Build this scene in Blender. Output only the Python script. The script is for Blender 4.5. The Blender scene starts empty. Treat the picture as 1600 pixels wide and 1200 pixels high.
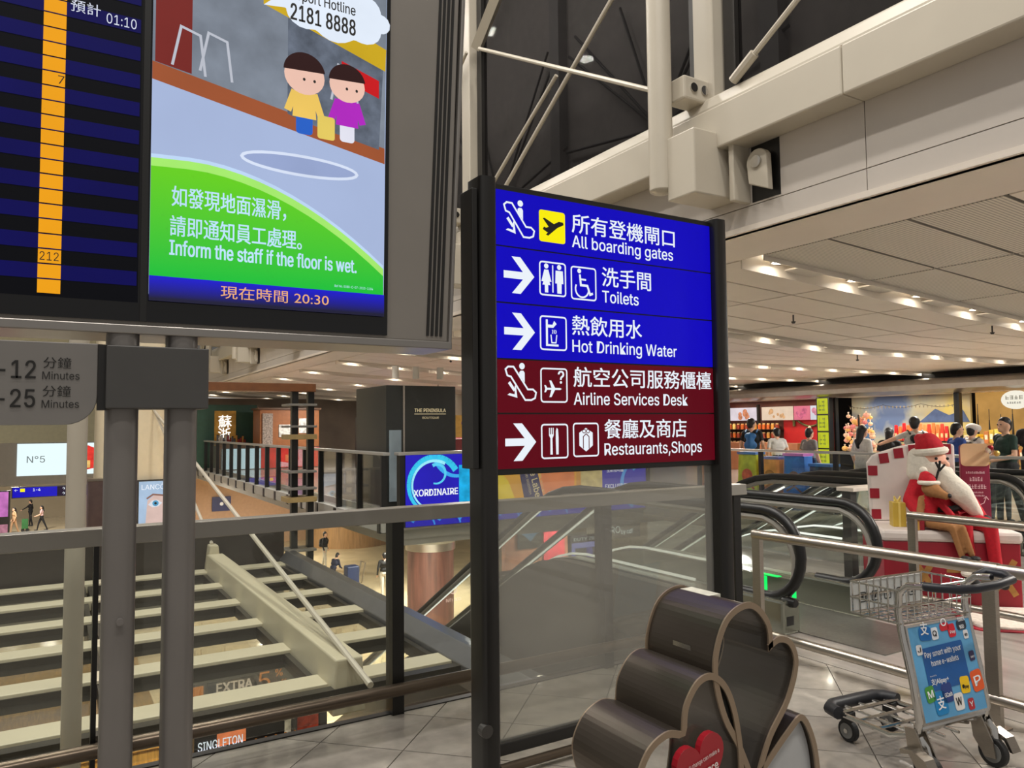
import bpy, bmesh, math, random
from mathutils import Vector, Matrix
random.seed(7)
sc = bpy.context.scene
C = sc.collection
V = Vector
# ------------------------------------------------------------------ camera
cam_d = bpy.data.cameras.new('camera'); cam = bpy.data.objects.new('camera', cam_d); C.objects.link(cam)
cam_d.sensor_width = 36.0; cam_d.lens = 1180 / 1600 * 36; cam_d.clip_end = 300
yaw = math.radians(58.8); pit = math.radians(3.15); rol = 0.0098
fw = V((math.cos(yaw), math.sin(yaw), 0)); rt = V((math.sin(yaw), -math.cos(yaw), 0)); up = V((0, 0, 1))
Fv = fw * math.cos(pit) + up * math.sin(pit); Uv = up * math.cos(pit) - fw * math.sin(pit)
Rr = rt * math.cos(rol) - Uv * math.sin(rol); Ur = Uv * math.cos(rol) + rt * math.sin(rol)
m3 = Matrix((Rr, Ur, -Fv)).transposed()
cam.matrix_world = Matrix.Translation((0, 0, 1.62)) @ m3.to_4x4()
sc.camera = cam
# ------------------------------------------------------------------ world, exposure
w = bpy.data.worlds.new('world'); sc.world = w; w.use_nodes = True
bgn = w.node_tree.nodes['Background']; bgn.inputs[0].default_value = (1.0, 0.95, 0.885, 1); bgn.inputs[1].default_value = 0.36
sc.cycles.transparent_max_bounces = 32
sc.view_settings.view_transform = 'Standard'; sc.view_settings.look = 'None'
sc.view_settings.exposure = 0.0; sc.view_settings.gamma = 1.0; sc.view_settings.use_curve_mapping = False

def lamp(loc, size, power, col=(1, .95, .875), rot=(0, 0, 0), shape='DISK', spread=math.pi):
    d = bpy.data.lights.new('lamp_light', 'AREA'); d.shape = shape; d.size = size; d.energy = power; d.color = col; d.spread = spread
    o = bpy.data.objects.new('lamp_light', d); C.objects.link(o); o.location = loc; o.rotation_euler = rot
    return o
# unseen fill lamps added above the tall hall (each gets its housing further down)
HALL_FILL_LAMPS = [(x, y) for x in (-4.0, -0.5, 3.0) for y in (-4.5, 0.5, 7.5, 13.0, 20.0)]
for (x, y) in HALL_FILL_LAMPS:
    lamp((x, y, 14.0), .6, 300)
# fill lights added to brighten the lower hall, no fixtures
for (x, y) in ((8, 20), (12, 27), (3, 30), (9, 38), (0, 45), (-2, 56), (1.5, 11), (17, 22), (8, 15.2), (10.6, 16)):
    lamp((x, y, -1.45 if y > 14 and x > 5.6 else -.3 if y > 17 else -1.6), .5, 700 if y > 14 else 160)
# lamps in the low ceiling on the upper floor
for (x, y) in ((8.5, 2.0), (13.5, 3.0), (14.5, 8.0), (14.5, 13.5), (18.5, 6.0), (18.5, 11.0), (18.8, 17.0), (9, 17.5), (9, 23), (9, 29), (13, 24), (14.5, 31)):
    lamp((x, y, 2.98), .5, 160)

# ------------------------------------------------------------------ helpers
def s2l(c):
    c = c / 255.0
    return c / 12.92 if c <= .04045 else ((c + .055) / 1.055) ** 2.4
MATS = {}
def mat(name, rgb=(200, 200, 200), rough=.5, metal=0.0, emit=0.0, var=0.0, scale=6.0, bump=0.0, stretch=None, spec=None):
    if name in MATS: return MATS[name]
    m = bpy.data.materials.new(name); m.use_nodes = True; nt = m.node_tree; b = nt.nodes['Principled BSDF']
    col = tuple(s2l(c) for c in rgb) + (1,)
    b.inputs['Base Color'].default_value = col if not emit else (0.0, 0.0, 0.0, 1)
    b.inputs['Roughness'].default_value = rough; b.inputs['Metallic'].default_value = metal
    if spec is not None: b.inputs['Specular IOR Level'].default_value = spec
    tgt = 'Base Color'
    if emit:
        b.inputs['Specular IOR Level'].default_value = .12
        b.inputs['Emission Color'].default_value = col; b.inputs['Emission Strength'].default_value = emit; tgt = 'Emission Color'
    if var or bump:
        tc = nt.nodes.new('ShaderNodeTexCoord'); nz = nt.nodes.new('ShaderNodeTexNoise'); nz.inputs['Scale'].default_value = scale; nz.inputs['Detail'].default_value = 5
        mp = nt.nodes.new('ShaderNodeMapping'); nt.links.new(tc.outputs['Object'], mp.inputs[0]); nt.links.new(mp.outputs[0], nz.inputs['Vector'])
        if stretch: mp.inputs['Scale'].default_value = stretch
        if var:
            mx = nt.nodes.new('ShaderNodeMix'); mx.data_type = 'RGBA'
            mx.inputs[6].default_value = tuple(x * (1 - var) for x in col[:3]) + (1,); mx.inputs[7].default_value = tuple(min(1, x * (1 + var)) for x in col[:3]) + (1,)
            rp = nt.nodes.new('ShaderNodeMapRange'); rp.inputs[1].default_value = .3; rp.inputs[2].default_value = .7
            nt.links.new(nz.outputs[0], rp.inputs[0]); nt.links.new(rp.outputs[0], mx.inputs[0]); nt.links.new(mx.outputs[2], b.inputs[tgt])
        if bump:
            bp = nt.nodes.new('ShaderNodeBump'); bp.inputs['Strength'].default_value = bump; bp.inputs['Distance'].default_value = .01
            nt.links.new(nz.outputs[0], bp.inputs['Height']); nt.links.new(bp.outputs[0], b.inputs['Normal'])
    MATS[name] = m
    return m
def glass(name, tint=(.9, .92, .9), veil=0.0, veilcol=(.4, .39, .36), refl=1.0, rough=.01):
    if name in MATS: return MATS[name]
    m = bpy.data.materials.new(name); m.use_nodes = True; nt = m.node_tree; nt.nodes.remove(nt.nodes['Principled BSDF'])
    out = nt.nodes['Material Output']
    tr = nt.nodes.new('ShaderNodeBsdfTransparent'); tr.inputs[0].default_value = tint + (1,)
    gl = nt.nodes.new('ShaderNodeBsdfGlossy'); gl.inputs['Roughness'].default_value = rough; gl.inputs[0].default_value = (1, 1, 1, 1)
    geo = nt.nodes.new('ShaderNodeNewGeometry'); dt = nt.nodes.new('ShaderNodeVectorMath'); dt.operation = 'DOT_PRODUCT'
    nt.links.new(geo.outputs['Incoming'], dt.inputs[0]); nt.links.new(geo.outputs['Normal'], dt.inputs[1])
    def mth(op, a, b_, sa=None):
        q = nt.nodes.new('ShaderNodeMath'); q.operation = op
        if sa is not None: nt.links.new(sa, q.inputs[0])
        else: q.inputs[0].default_value = a
        if hasattr(b_, 'links'): nt.links.new(b_, q.inputs[1])
        else: q.inputs[1].default_value = b_
        return q.outputs[0]
    ab = mth('ABSOLUTE', 0, 0, dt.outputs['Value']); om = mth('SUBTRACT', 1.0, ab); pw5 = mth('POWER', 0, 5.0, om)      # Schlick, same from both sides
    fin = mth('MULTIPLY_ADD', 0, .9, pw5); fin.node.inputs[2].default_value = .04
    mu = nt.nodes.new('ShaderNodeMath'); mu.operation = 'MULTIPLY'; mu.inputs[1].default_value = refl * .6
    nt.links.new(fin, mu.inputs[0])
    mix = nt.nodes.new('ShaderNodeMixShader'); nt.links.new(mu.outputs[0], mix.inputs[0])
    src = tr
    if veil:
        df = nt.nodes.new('ShaderNodeBsdfDiffuse'); df.inputs[0].default_value = veilcol + (1,)
        nz = nt.nodes.new('ShaderNodeTexNoise'); nz.inputs['Scale'].default_value = 1.3
        rp = nt.nodes.new('ShaderNodeMapRange'); rp.inputs[3].default_value = veil * .85; rp.inputs[4].default_value = veil * 1.15
        nt.links.new(nz.outputs[0], rp.inputs[0])
        m2 = nt.nodes.new('ShaderNodeMixShader'); nt.links.new(rp.outputs[0], m2.inputs[0]); nt.links.new(tr.outputs[0], m2.inputs[1]); nt.links.new(df.outputs[0], m2.inputs[2]); src = m2
    nt.links.new(src.outputs[0], mix.inputs[1]); nt.links.new(gl.outputs[0], mix.inputs[2]); nt.links.new(mix.outputs[0], out.inputs[0])
    MATS[name] = m
    return m

class Fr:                       # a flat frame: o + a*u + b*v + c*n, n faces the viewer's side
    def __init__(s, o, u=(1, 0, 0), v=(0, 0, 1)):
        s.o = V(o); s.u = V(u).normalized(); s.v = V(v).normalized(); s.n = s.u.cross(s.v)
    def __call__(s, a, b, c=0.0): return s.o + s.u * a + s.v * b + s.n * c
FX = lambda y: Fr((0, y, 0))                       # plane Y=y facing -Y, a = X, b = Z
FY = lambda x: Fr((x, 0, 0), (0, -1, 0))           # plane X=x facing -X, a = -Y, b = Z

class MB:
    def __init__(s): s.v = []; s.f = []; s.m = []
    def add(s, vs, fs, mi=0):
        k = len(s.v); s.v += [tuple(p) for p in vs]; s.f += [tuple(i + k for i in f) for f in fs]; s.m += [mi] * len(fs); return s
    def hexa(s, p, mi=0): return s.add(p, ((0, 3, 2, 1), (4, 5, 6, 7), (0, 1, 5, 4), (1, 2, 6, 5), (2, 3, 7, 6), (3, 0, 4, 7)), mi)
    def box(s, x0, y0, z0, x1, y1, z1, mi=0):
        return s.hexa([(x0, y0, z0), (x1, y0, z0), (x1, y1, z0), (x0, y1, z0), (x0, y0, z1), (x1, y0, z1), (x1, y1, z1), (x0, y1, z1)], mi)
    def fbox(s, F, a0, b0, c0, a1, b1, c1, mi=0):
        return s.hexa([F(a0, b0, c0), F(a1, b0, c0), F(a1, b1, c0), F(a0, b1, c0), F(a0, b0, c1), F(a1, b0, c1), F(a1, b1, c1), F(a0, b1, c1)], mi)
    def cyl(s, p0, p1, r0, r1=None, n=12, mi=0, caps=True):
        return s.tube([p0, p1], [r0, r0 if r1 is None else r1], n, mi, caps)
    def tube(s, pts, r, n=8, mi=0, caps=True, closed=False):
        pts = [V(p) for p in pts]; N = len(pts); k = len(s.v)
        rr = r if isinstance(r, (list, tuple)) else [r] * N
        ref = None
        for i, p in enumerate(pts):
            if closed: d = pts[(i + 1) % N] - pts[i - 1]
            else: d = pts[min(i + 1, N - 1)] - pts[max(i - 1, 0)]
            d.normalize()
            if ref is None: ref = V((0, 0, 1)) if abs(d.z) < .9 else V((1, 0, 0))
            a = d.cross(ref)
            if a.length < 1e-6: a = d.orthogonal()
            a.normalize(); b = a.cross(d).normalized(); ref = b
            for j in range(n):
                t = 2 * math.pi * j / n; s.v.append(tuple(p + (a * math.cos(t) + b * math.sin(t)) * rr[i]))
        for i in range(N if closed else N - 1):
            for j in range(n):
                q = (k + i * n + j, k + i * n + (j + 1) % n, k + ((i + 1) % N) * n + (j + 1) % n, k + ((i + 1) % N) * n + j); s.f.append(q); s.m.append(mi)
        if caps and not closed:
            s.f.append(tuple(k + j for j in range(n))[::-1]); s.f.append(tuple(k + (N - 1) * n + j for j in range(n))); s.m += [mi, mi]
        return s
    def flat(s, F, poly, c=0.0, mi=0): return s.add([F(a, b, c) for a, b in poly], [tuple(range(len(poly)))], mi)
    def prism(s, F, poly, c0, c1, mi=0):
        n = len(poly); vs = [F(a, b, c0) for a, b in poly] + [F(a, b, c1) for a, b in poly]
        return s.add(vs, [tuple(range(n))[::-1], tuple(range(n, 2 * n))] + [(i, (i + 1) % n, n + (i + 1) % n, n + i) for i in range(n)], mi)
    def band(s, F, outer, inner, c0, c1, mi=0, closed=True):     # wall between two outlines, extruded
        n = len(outer); vs = []
        for ring, c in ((outer, c0), (inner, c0), (inner, c1), (outer, c1)): vs += [F(a, b, c) for a, b in ring]
        fs = []
        for i in range(n if closed else n - 1):
            j = (i + 1) % n
            for r in range(4):
                q = (r + 1) % 4; fs.append((r * n + i, r * n + j, q * n + j, q * n + i))
        return s.add(vs, fs, mi)
    def disc(s, F, a, b, r, c=0.0, mi=0, n=20, ry=None): return s.flat(F, ell(a, b, r, ry or r, n), c, mi)
    def line(s, F, pts, w, c=0.0, mi=0, closed=False):
        P = [V((p[0], p[1])) for p in pts]; N = len(P); L = []; R = []
        for i in range(N):
            if closed: a, b = P[i - 1], P[(i + 1) % N]
            else: a, b = P[max(i - 1, 0)], P[min(i + 1, N - 1)]
            d1 = (P[i] - a); d2 = (b - P[i])
            if d1.length < 1e-9: d1 = d2
            if d2.length < 1e-9: d2 = d1
            d1 = d1.normalized(); d2 = d2.normalized(); t = (d1 + d2)
            t = t.normalized() if t.length > 1e-6 else d1
            nn = V((-t.y, t.x)); k = w / 2 / max(.35, nn.dot(V((-d1.y, d1.x))))
            L.append(P[i] + nn * k); R.append(P[i] - nn * k)
        for i in range(N if closed else N - 1):
            j = (i + 1) % N; s.flat(F, [L[i], R[i], R[j], L[j]], c, mi)
        return s
    def ball(s, c, r, sx=1, sy=1, sz=1, n=12, mi=0, M=None):
        vs = []; fs = []; h = n // 2; c = V(c)
        for i in range(h + 1):
            ph = math.pi * i / h
            for j in range(n):
                t = 2 * math.pi * j / n; p = V((r * sx * math.sin(ph) * math.cos(t), r * sy * math.sin(ph) * math.sin(t), r * sz * math.cos(ph)))
                vs.append(c + (M @ p if M else p))
        for i in range(h):
            for j in range(n): fs.append((i * n + j, (i + 1) * n + j, (i + 1) * n + (j + 1) % n, i * n + (j + 1) % n))
        return s.add(vs, fs, mi)
    def mesh(s, name, mats, smooth=False):
        me = bpy.data.meshes.new(name); me.from_pydata(s.v, [], s.f)
        for m in (mats if isinstance(mats, (list, tuple)) else [mats]): me.materials.append(m)
        me.polygons.foreach_set('material_index', s.m)
        if smooth: me.polygons.foreach_set('use_smooth', [True] * len(s.f))
        me.update()
        bm = bmesh.new(); bm.from_mesh(me); bmesh.ops.recalc_face_normals(bm, faces=bm.faces); bm.to_mesh(me); bm.free()
        return me
    def build(s, name, mats, parent=None, smooth=False, bevel=0.0):
        return link(name, s.mesh(name, mats, smooth), parent, bevel, smooth)
def link(name, me, parent=None, bevel=0.0, smooth=False):
    o = bpy.data.objects.new(name, me); C.objects.link(o)
    if parent: o.parent = parent; o.matrix_parent_inverse = Matrix.Translation(-parent.location) if parent.type == 'EMPTY' and not parent.parent else Matrix.Identity(4)
    if bevel:
        b = o.modifiers.new('edge', 'BEVEL'); b.width = bevel; b.segments = 2; b.limit_method = 'ANGLE'; b.angle_limit = math.radians(40)
    if smooth and not bevel:
        try: me.set_sharp_from_angle(angle=math.radians(40))
        except Exception: pass
    return o
def tag(o, label=None, cat=None, group=None, kind=None):
    for k, v in (('label', label), ('category', cat), ('group', group), ('kind', kind)):
        if v: o[k] = v
    return o
def thing(name, loc, label, cat, group=None, kind=None):
    o = bpy.data.objects.new(name, None); C.objects.link(o); o.location = loc; o.empty_display_size = .1
    return tag(o, label, cat, group, kind)
def copy_tree(o, dloc, label=None, parent=None):
    c = o.copy(); C.objects.link(c)
    if parent: c.parent = parent; c.matrix_parent_inverse = o.matrix_parent_inverse.copy()
    else: c.location = o.location + V(dloc)
    if label: c['label'] = label
    for ch in list(o.children): copy_tree(ch, (0, 0, 0), None, c)
    return c
def ell(a, b, rx, ry, n=20, t0=0.0, t1=2 * math.pi):
    full = abs(t1 - t0 - 2 * math.pi) < 1e-6
    return [(a + rx * math.cos(t0 + (t1 - t0) * i / (n if full else n - 1)), b + ry * math.sin(t0 + (t1 - t0) * i / (n if full else n - 1))) for i in range(n)]
def rrect(a0, b0, a1, b1, r, n=5):
    p = []
    for (cx, cy, t) in ((a1 - r, b1 - r, 0), (a0 + r, b1 - r, .5), (a0 + r, b0 + r, 1), (a1 - r, b0 + r, 1.5)):
        p += ell(cx, cy, r, r, n, t * math.pi, (t + .5) * math.pi)
    return p
def rect(a0, b0, a1, b1): return [(a0, b0), (a1, b0), (a1, b1), (a0, b1)]
LATIN = None
try: LATIN = bpy.data.fonts.load(bpy.utils.system_resource('DATAFILES', path='fonts') + '/Inter.woff2')
except Exception: LATIN = None
LSC = 1.0
if LATIN:
    _c = bpy.data.curves.new('h', 'FONT'); _c.body = 'H'; _c.font = LATIN; _o = bpy.data.objects.new('h', _c); _m = bpy.data.meshes.new_from_object(_o)
    LSC = .72 / max(v.co.y for v in _m.vertices); bpy.data.objects.remove(_o); bpy.data.curves.remove(_c); bpy.data.meshes.remove(_m)
def text(body, F, a, b, h, m, parent, w=None, bold=0.0, c=.003, name='lettering', shear=0.0, rot=0.0):
    cu = bpy.data.curves.new(name, 'FONT'); cu.body = body; cu.size = 1.0; cu.resolution_u = 3; cu.shear = shear
    cu_lat = bool(LATIN) and all(ord(q) < 0x2000 for q in body)
    if cu_lat: cu.font = LATIN
    t = bpy.data.objects.new(name, cu); me = bpy.data.meshes.new_from_object(t); bpy.data.objects.remove(t); bpy.data.curves.remove(cu)
    if cu_lat:
        for v in me.vertices: v.co *= LSC
    xs = [v.co.x for v in me.vertices]; ys = [v.co.y for v in me.vertices]
    x0, x1 = min(xs), max(xs); y0 = 0.0
    sx = (w / (x1 - x0)) if w else h; cr, sr = math.cos(rot), math.sin(rot)
    for v in me.vertices:
        p, q = (v.co.x - x0) * sx, (v.co.y - y0) * h
        v.co = F(a + p * cr - q * sr, b + p * sr + q * cr, c)
    me.materials.clear(); me.materials.append(m)
    if bold:                                                # heavier strokes: slightly shifted layers of the same outline
        d = bold * .8 * h; bm = bmesh.new(); n0 = me.copy()
        for k, (ox, oy) in enumerate(((-1, -.6), (-1, .6), (1, -.6), (1, .6))):
            t2 = n0.copy(); off = F.u * (ox * d) + F.v * (oy * d) + F.n * (.00012 * k)
            for v in t2.vertices: v.co += off
            bm.from_mesh(t2); bpy.data.meshes.remove(t2)
        bm.to_mesh(me); bm.free(); bpy.data.meshes.remove(n0)
    return link(name, me, parent)
# ------------------------------------------------------------------ materials
white = mat('painted_white_steel', (190, 182, 167), .38, var=.03, scale=2)
wallp = mat('wall_panel_paint', (196, 188, 180), .45, var=.03, scale=1.5)
soff = mat('soffit_paint', (226, 216, 204), .45, var=.03, scale=1.5)
steel = mat('brushed_steel', (176, 168, 158), .3, 1.0, var=.06, scale=30, stretch=(1, 1, 8))
chrome = mat('chrome', (205, 203, 200), .12, 1.0, var=.02)
dark = mat('black_powder_coat', (24, 23, 22), .35, var=.1, scale=3)
black = mat('black_rubber', (16, 16, 17), .4, var=.1)
greym = mat('dark_grey_metal', (78, 76, 74), .42, .55, var=.05, scale=3)
railm = mat('rail_metal', (150, 146, 138), .35, .35, var=.04, scale=3, stretch=(.3, 3, 3))
bronze = mat('bronze_tube', (104, 92, 80), .28, .85, var=.05)
W_lit = mat('lettering_white_lit', (235, 242, 250), emit=1.0)
glass_clear = glass('railing_glass', (.92, .94, .91), veil=.05, veilcol=(.35, .34, .31), refl=1.0)
glass_roof = glass('canopy_glass', (.9, .9, .87), veil=.06, veilcol=(.2, .19, .17), refl=1.3)
glass_far = glass('far_glass', (.96, .975, .965), refl=.9)
glass_night = glass('window_glass', (.6, .6, .6), veil=.15, veilcol=(.05, .045, .045), refl=.04)

# ------------------------------------------------------------------ concourse floor with diagonal tiles
tile_m = [mat('polished_stone_%s' % k, c, .075, var=.16, scale=9) for k, c in zip('abc', ((147, 141, 133), (142, 136, 129), (152, 146, 138)))]
grout = mat('stone_joint', (84, 79, 73), .6, var=.1)
marble = mat('landing_marble', (148, 142, 136), .16, var=.2, scale=2.2, stretch=(3, .5, 1))
slab = mat('slab_edge', (70, 66, 62), .5, var=.1)
fl = tag(MB().box(-6, -5, -.45, 4.47, 4.12, -.008).build('floor', grout), kind='structure')
p = .454; hw = p / 2 - .003
def clip(poly, ax, lim, keep_less):
    out = []
    for i in range(len(poly)):
        a, b = poly[i - 1], poly[i]; ia = (a[ax] <= lim) == keep_less; ib = (b[ax] <= lim) == keep_less
        if ia != ib:
            t = (lim - a[ax]) / (b[ax] - a[ax]); out.append((a[0] + t * (b[0] - a[0]), a[1] + t * (b[1] - a[1])))
        if ib: out.append(b)
    return out
FG = Fr((0, 0, 0), (1, 0, 0), (0, 1, 0)); r2 = math.sqrt(.5)
tiles = []
for i in range(-14, 14):
    for j in range(-4, 17):
        s_, t_ = (i + .5) * p - 1.442 * r2 + 0.001, (j + .5) * p       # s along (1,-1), t along (1,1)
        poly = [((s_ + ds) * r2 + (t_ + dt) * r2, -(s_ + ds) * r2 + (t_ + dt) * r2) for ds, dt in ((-hw, -hw), (hw, -hw), (hw, hw), (-hw, hw))]
        cx = sum(q[0] for q in poly) / 4; cy = sum(q[1] for q in poly) / 4
        if cx < -1.2 or cy < .3 or cx > 4.8 or cy > 4.5: continue
        for ax, lim, less in ((0, 4.465, True), (1, 4.115, True), (1, .4, False), (0, -1.1, False)):
            if poly: poly = clip(poly, ax, lim, less)
        if len(poly) >= 3: tiles.append((cx * cx + cy * cy, poly))
tiles.sort(key=lambda q: q[0])
for k, (d, poly) in enumerate(tiles[:298]):
    MB().prism(FG, poly, -.008, 0).build('tile', random.choice(tile_m), fl)
MB().prism(FG, rect(-6, -5, 4.465, .39), -.008, 0).prism(FG, rect(-6, .4, -1.11, 4.115), -.008, 0).build('stone_paving', tile_m[0], fl)
MB().box(-6, 4.085, -.06, 4.3, 4.135, .006).build('edge_strip', dark, fl)
tag(MB().box(4.475, -5, -.4, 24, 3.95, 0).box(11.6, 3.95, -.4, 24, 40, 0).box(5.55, 13.3, -.3, 11.6, 44, 0).box(4.475, 3.95, -.4, 4.62, 4.9, 0).box(4.62, 3.95, -.4, 4.78, 4.56, 0).box(5.92, 3.95, -.4, 5.98, 4.56, 0).box(5.98, 3.95, -.4, 7.86, 7.0, 0).box(9.16, 3.95, -.4, 9.92, 7.0, 0).build('floor_landing', marble), kind='structure')
tag(MB().box(5.5, 13.3, -.5, 5.56, 44, .02).box(5.5, 13.32, -.5, 11.6, 13.36, -.02).box(11.52, 4, -.5, 11.6, 13.3, .02).box(5.56, 13.36, -.62, 24, 44, -.42).build('floor_slab_edge', mat('slab_paint', (150, 146, 138), .5, var=.05)), kind='structure')
low_m = mat('lower_hall_stone', (196, 178, 142), .12, var=.12, scale=1.2)
tag(MB().box(-40, 3, -5.2, 45, 95, -5).build('floor_lower', low_m), kind='structure')
tag(MB().box(-6, 4.06, -5, 4.62, 4.1, -.42).box(4.6, 3.9, -5, 11.6, 3.95, -.42).build('wall_below', mat('lower_wall', (120, 112, 102), .6, var=.05)), kind='structure')

# ------------------------------------------------------------------ low ceiling on the right and far side
def zc(x): return 3.4 if x < 6.4 else 3.4 - .35 * min(1, (x - 6.4) / 6.1)
panel_m = mat('ceiling_panel', (232, 222, 208), .42, var=.03, scale=2)
perf = bpy.data.materials.new('perforated_panel'); perf.use_nodes = True; nt = perf.node_tree; b = nt.nodes['Principled BSDF']; b.inputs['Roughness'].default_value = .45
tc = nt.nodes.new('ShaderNodeTexCoord'); wv = nt.nodes.new('ShaderNodeTexWave'); wv.wave_type = 'BANDS'; wv.bands_direction = 'Y'; wv.inputs['Scale'].default_value = 9
rp = nt.nodes.new('ShaderNodeValToRGB'); rp.color_ramp.elements[0].position = .15; rp.color_ramp.elements[0].color = (.4, .37, .32, 1); rp.color_ramp.elements[1].position = .5; rp.color_ramp.elements[1].color = (.72, .67, .58, 1)
nt.links.new(tc.outputs['Object'], wv.inputs[0]); nt.links.new(wv.outputs[0], rp.inputs[0]); nt.links.new(rp.outputs[0], b.inputs['Base Color'])
cdark = mat('ceiling_void', (34, 31, 28), .8, var=.1)
def slabx(mb, x0, x1, y0, y1, dz0, dz1, mi=0):
    xs = [x0] + [q for q in (6.4, 12.5) if x0 < q < x1] + [x1]
    for a, c in zip(xs, xs[1:]):
        e = 1e-6
        mb.hexa([(a, y0, zc(a + e) + dz0), (c, y0, zc(c - e) + dz0), (c, y1, zc(c - e) + dz0), (a, y1, zc(a + e) + dz0), (a, y0, zc(a + e) + dz1), (c, y0, zc(c - e) + dz1), (c, y1, zc(c - e) + dz1), (a, y1, zc(a + e) + dz1)], mi)
cb = MB(); slabx(cb, 5.63, 22.6, -5, 44, .18, .3); ceil = tag(cb.build('ceiling', cdark), kind='structure')
sf = MB(); slabx(sf, 5.46, 6.38, -5, 44, 0, .05); sf.build('soffit', soff, ceil)
TY = [5.55 + 3.5 * k for k in range(-3, 11)]           # light troughs
XS = [6.41 + 1.85 * k for k in range(9)]
far = MB(); pm = {}
for ty in TY:
    for q in range(4):
        y0 = ty + .15 + .8 * q
        for ix, x0 in enumerate(XS):
            x1 = min(x0 + 1.815, 22.4)
            near = ix < 5 and -1.5 < y0 < 20
            pf = (ty < 5 and q >= 1) or (ty < 2)
            if near:
                key = (ix, pf)
                if key not in pm:
                    mb = MB(); slabx(mb, x0, x1, -.381, .381, 0, .025); pm[key] = mb.mesh('ceiling_panel', perf if pf else panel_m)
                o = link('ceiling_panel', pm[key], ceil); o.location = (0, y0 + .4, 0)
            else: slabx(far, x0, x1, y0 + .008, y0 + .792, 0, .025)
fo = far.build('ceiling_panels_far', panel_m, ceil); fo['kind'] = 'stuff'
trw = mat('trough_white', (222, 214, 202), .4, var=.02)
for ty in TY:
    tr = MB(); slabx(tr, 6.41, 22.4, ty - .16, ty - .145, -.05, .15); slabx(tr, 6.41, 22.4, ty + .145, ty + .16, -.09, .15); slabx(tr, 6.41, 22.4, ty - .13, ty + .13, .13, .15)
    for k in range(12):
        x = 6.6 + 1.35 * k
        slabx(tr, x + .5, x + .95, ty - .14, ty + .14, -.01, .01)
    tr.build('light_trough', trw, ceil)
glow = mat('downlight_glow', (255, 244, 226), emit=36.0)
dl = None
ORD = 'first second third fourth fifth sixth seventh eighth ninth tenth eleventh twelfth'.split()
for ty in TY:
    if ty < 0: continue
    for k in range(12):
        x = 6.85 + 1.35 * k
        if x > 21.8 or (ty > 20 and k % 2): continue
        if dl is None:
            dl = thing('downlight', (x, ty, zc(x)), 'round recessed downlight in the %s ceiling light trough from the front' % ORD[TY.index(ty) - 2], 'ceiling light', 'downlights in the ceiling troughs'); dx, dy = x, ty
            Fd = Fr((x, ty, zc(x)), (1, 0, 0), (0, -1, 0))
            MB().prism(Fd, ell(0, 0, .085, .085, 16), -.1, -.03).build('lens', glow, dl)
            MB().band(Fd, ell(0, 0, .11, .11, 16), ell(0, 0, .086, .086, 16), -.1, -.02).build('ring', trw, dl)
        else: copy_tree(dl, (x - dx, ty - dy, zc(x) - zc(dx)), 'round recessed downlight in the %s ceiling light trough from the front' % ORD[TY.index(ty) - 2])
spr = None
for (x, y) in ((9.4, 7.4), (12.2, 6.0), (14.6, 9.9), (9.0, 20.2), (8.2, 16.4), (11.5, 24)):
    if spr is None:
        spr = thing('sprinkler', (x, y, zc(x)), 'small dark sprinkler head hanging from a ceiling joint', 'sprinkler', 'ceiling sprinklers'); s0 = (x, y)
        MB().cyl((x, y, zc(x) + .01), (x, y, zc(x) - .1), .012, n=8).build('pipe', greym, spr)
        MB().cyl((x, y, zc(x) - .1), (x, y, zc(x) - .13), .035, .02, n=8).build('nozzle', greym, spr)
    else: copy_tree(spr, (x - s0[0], y - s0[1], zc(x) - zc(s0[0])))

# ------------------------------------------------------------------ upper wall with fascia, beam, night windows
wu = tag(MB().box(5.56, -5, 3.45, 5.62, 44, 4.7).build('wall_upper', mat('joint_dark', (40, 37, 34), .7, var=.1)), kind='structure')
JY = [3.59 + 5.0 * k for k in range(-1, 9)]
for a, c in zip(JY, JY[1:]):
    MB().box(5.5, a + .004, 3.4, 5.56, c - .004, 3.636).build('fascia_panel', wallp, wu)
    MB().box(5.5, a + .004, 3.644, 5.56, c - .004, 4.7).build('fascia_panel', wallp, wu)
    yb = a - .0
    MB().box(5.22, yb + .003, 4.18, 5.5, c - .003, 4.58).build('beam_casing', white, wu, bevel=.015)
MB().prism(Fr((0, -5, 0), (1, 0, 0), (0, 0, 1)), [(5.27, 4.6), (5.34, 4.76), (5.62, 4.76), (5.62, 4.6)], 0, -49).build('window_sill', white, wu, bevel=.03)
MUL = [5.2 + 5.0 * k for k in range(-1, 8)]
for y in MUL:
    MB().box(5.38, y - .13, 4.3, 5.62, y + .13, 9.5).build('mullion', white, wu, bevel=.012)
    MB().box(5.5, y - .3, 4.76, 5.6, y - .16, 9.5).box(5.5, y + .16, 4.76, 5.6, y + .3, 9.5).build('window_frame', mat('dark_frame', (52, 50, 48), .4, .3, var=.05), wu)
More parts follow.
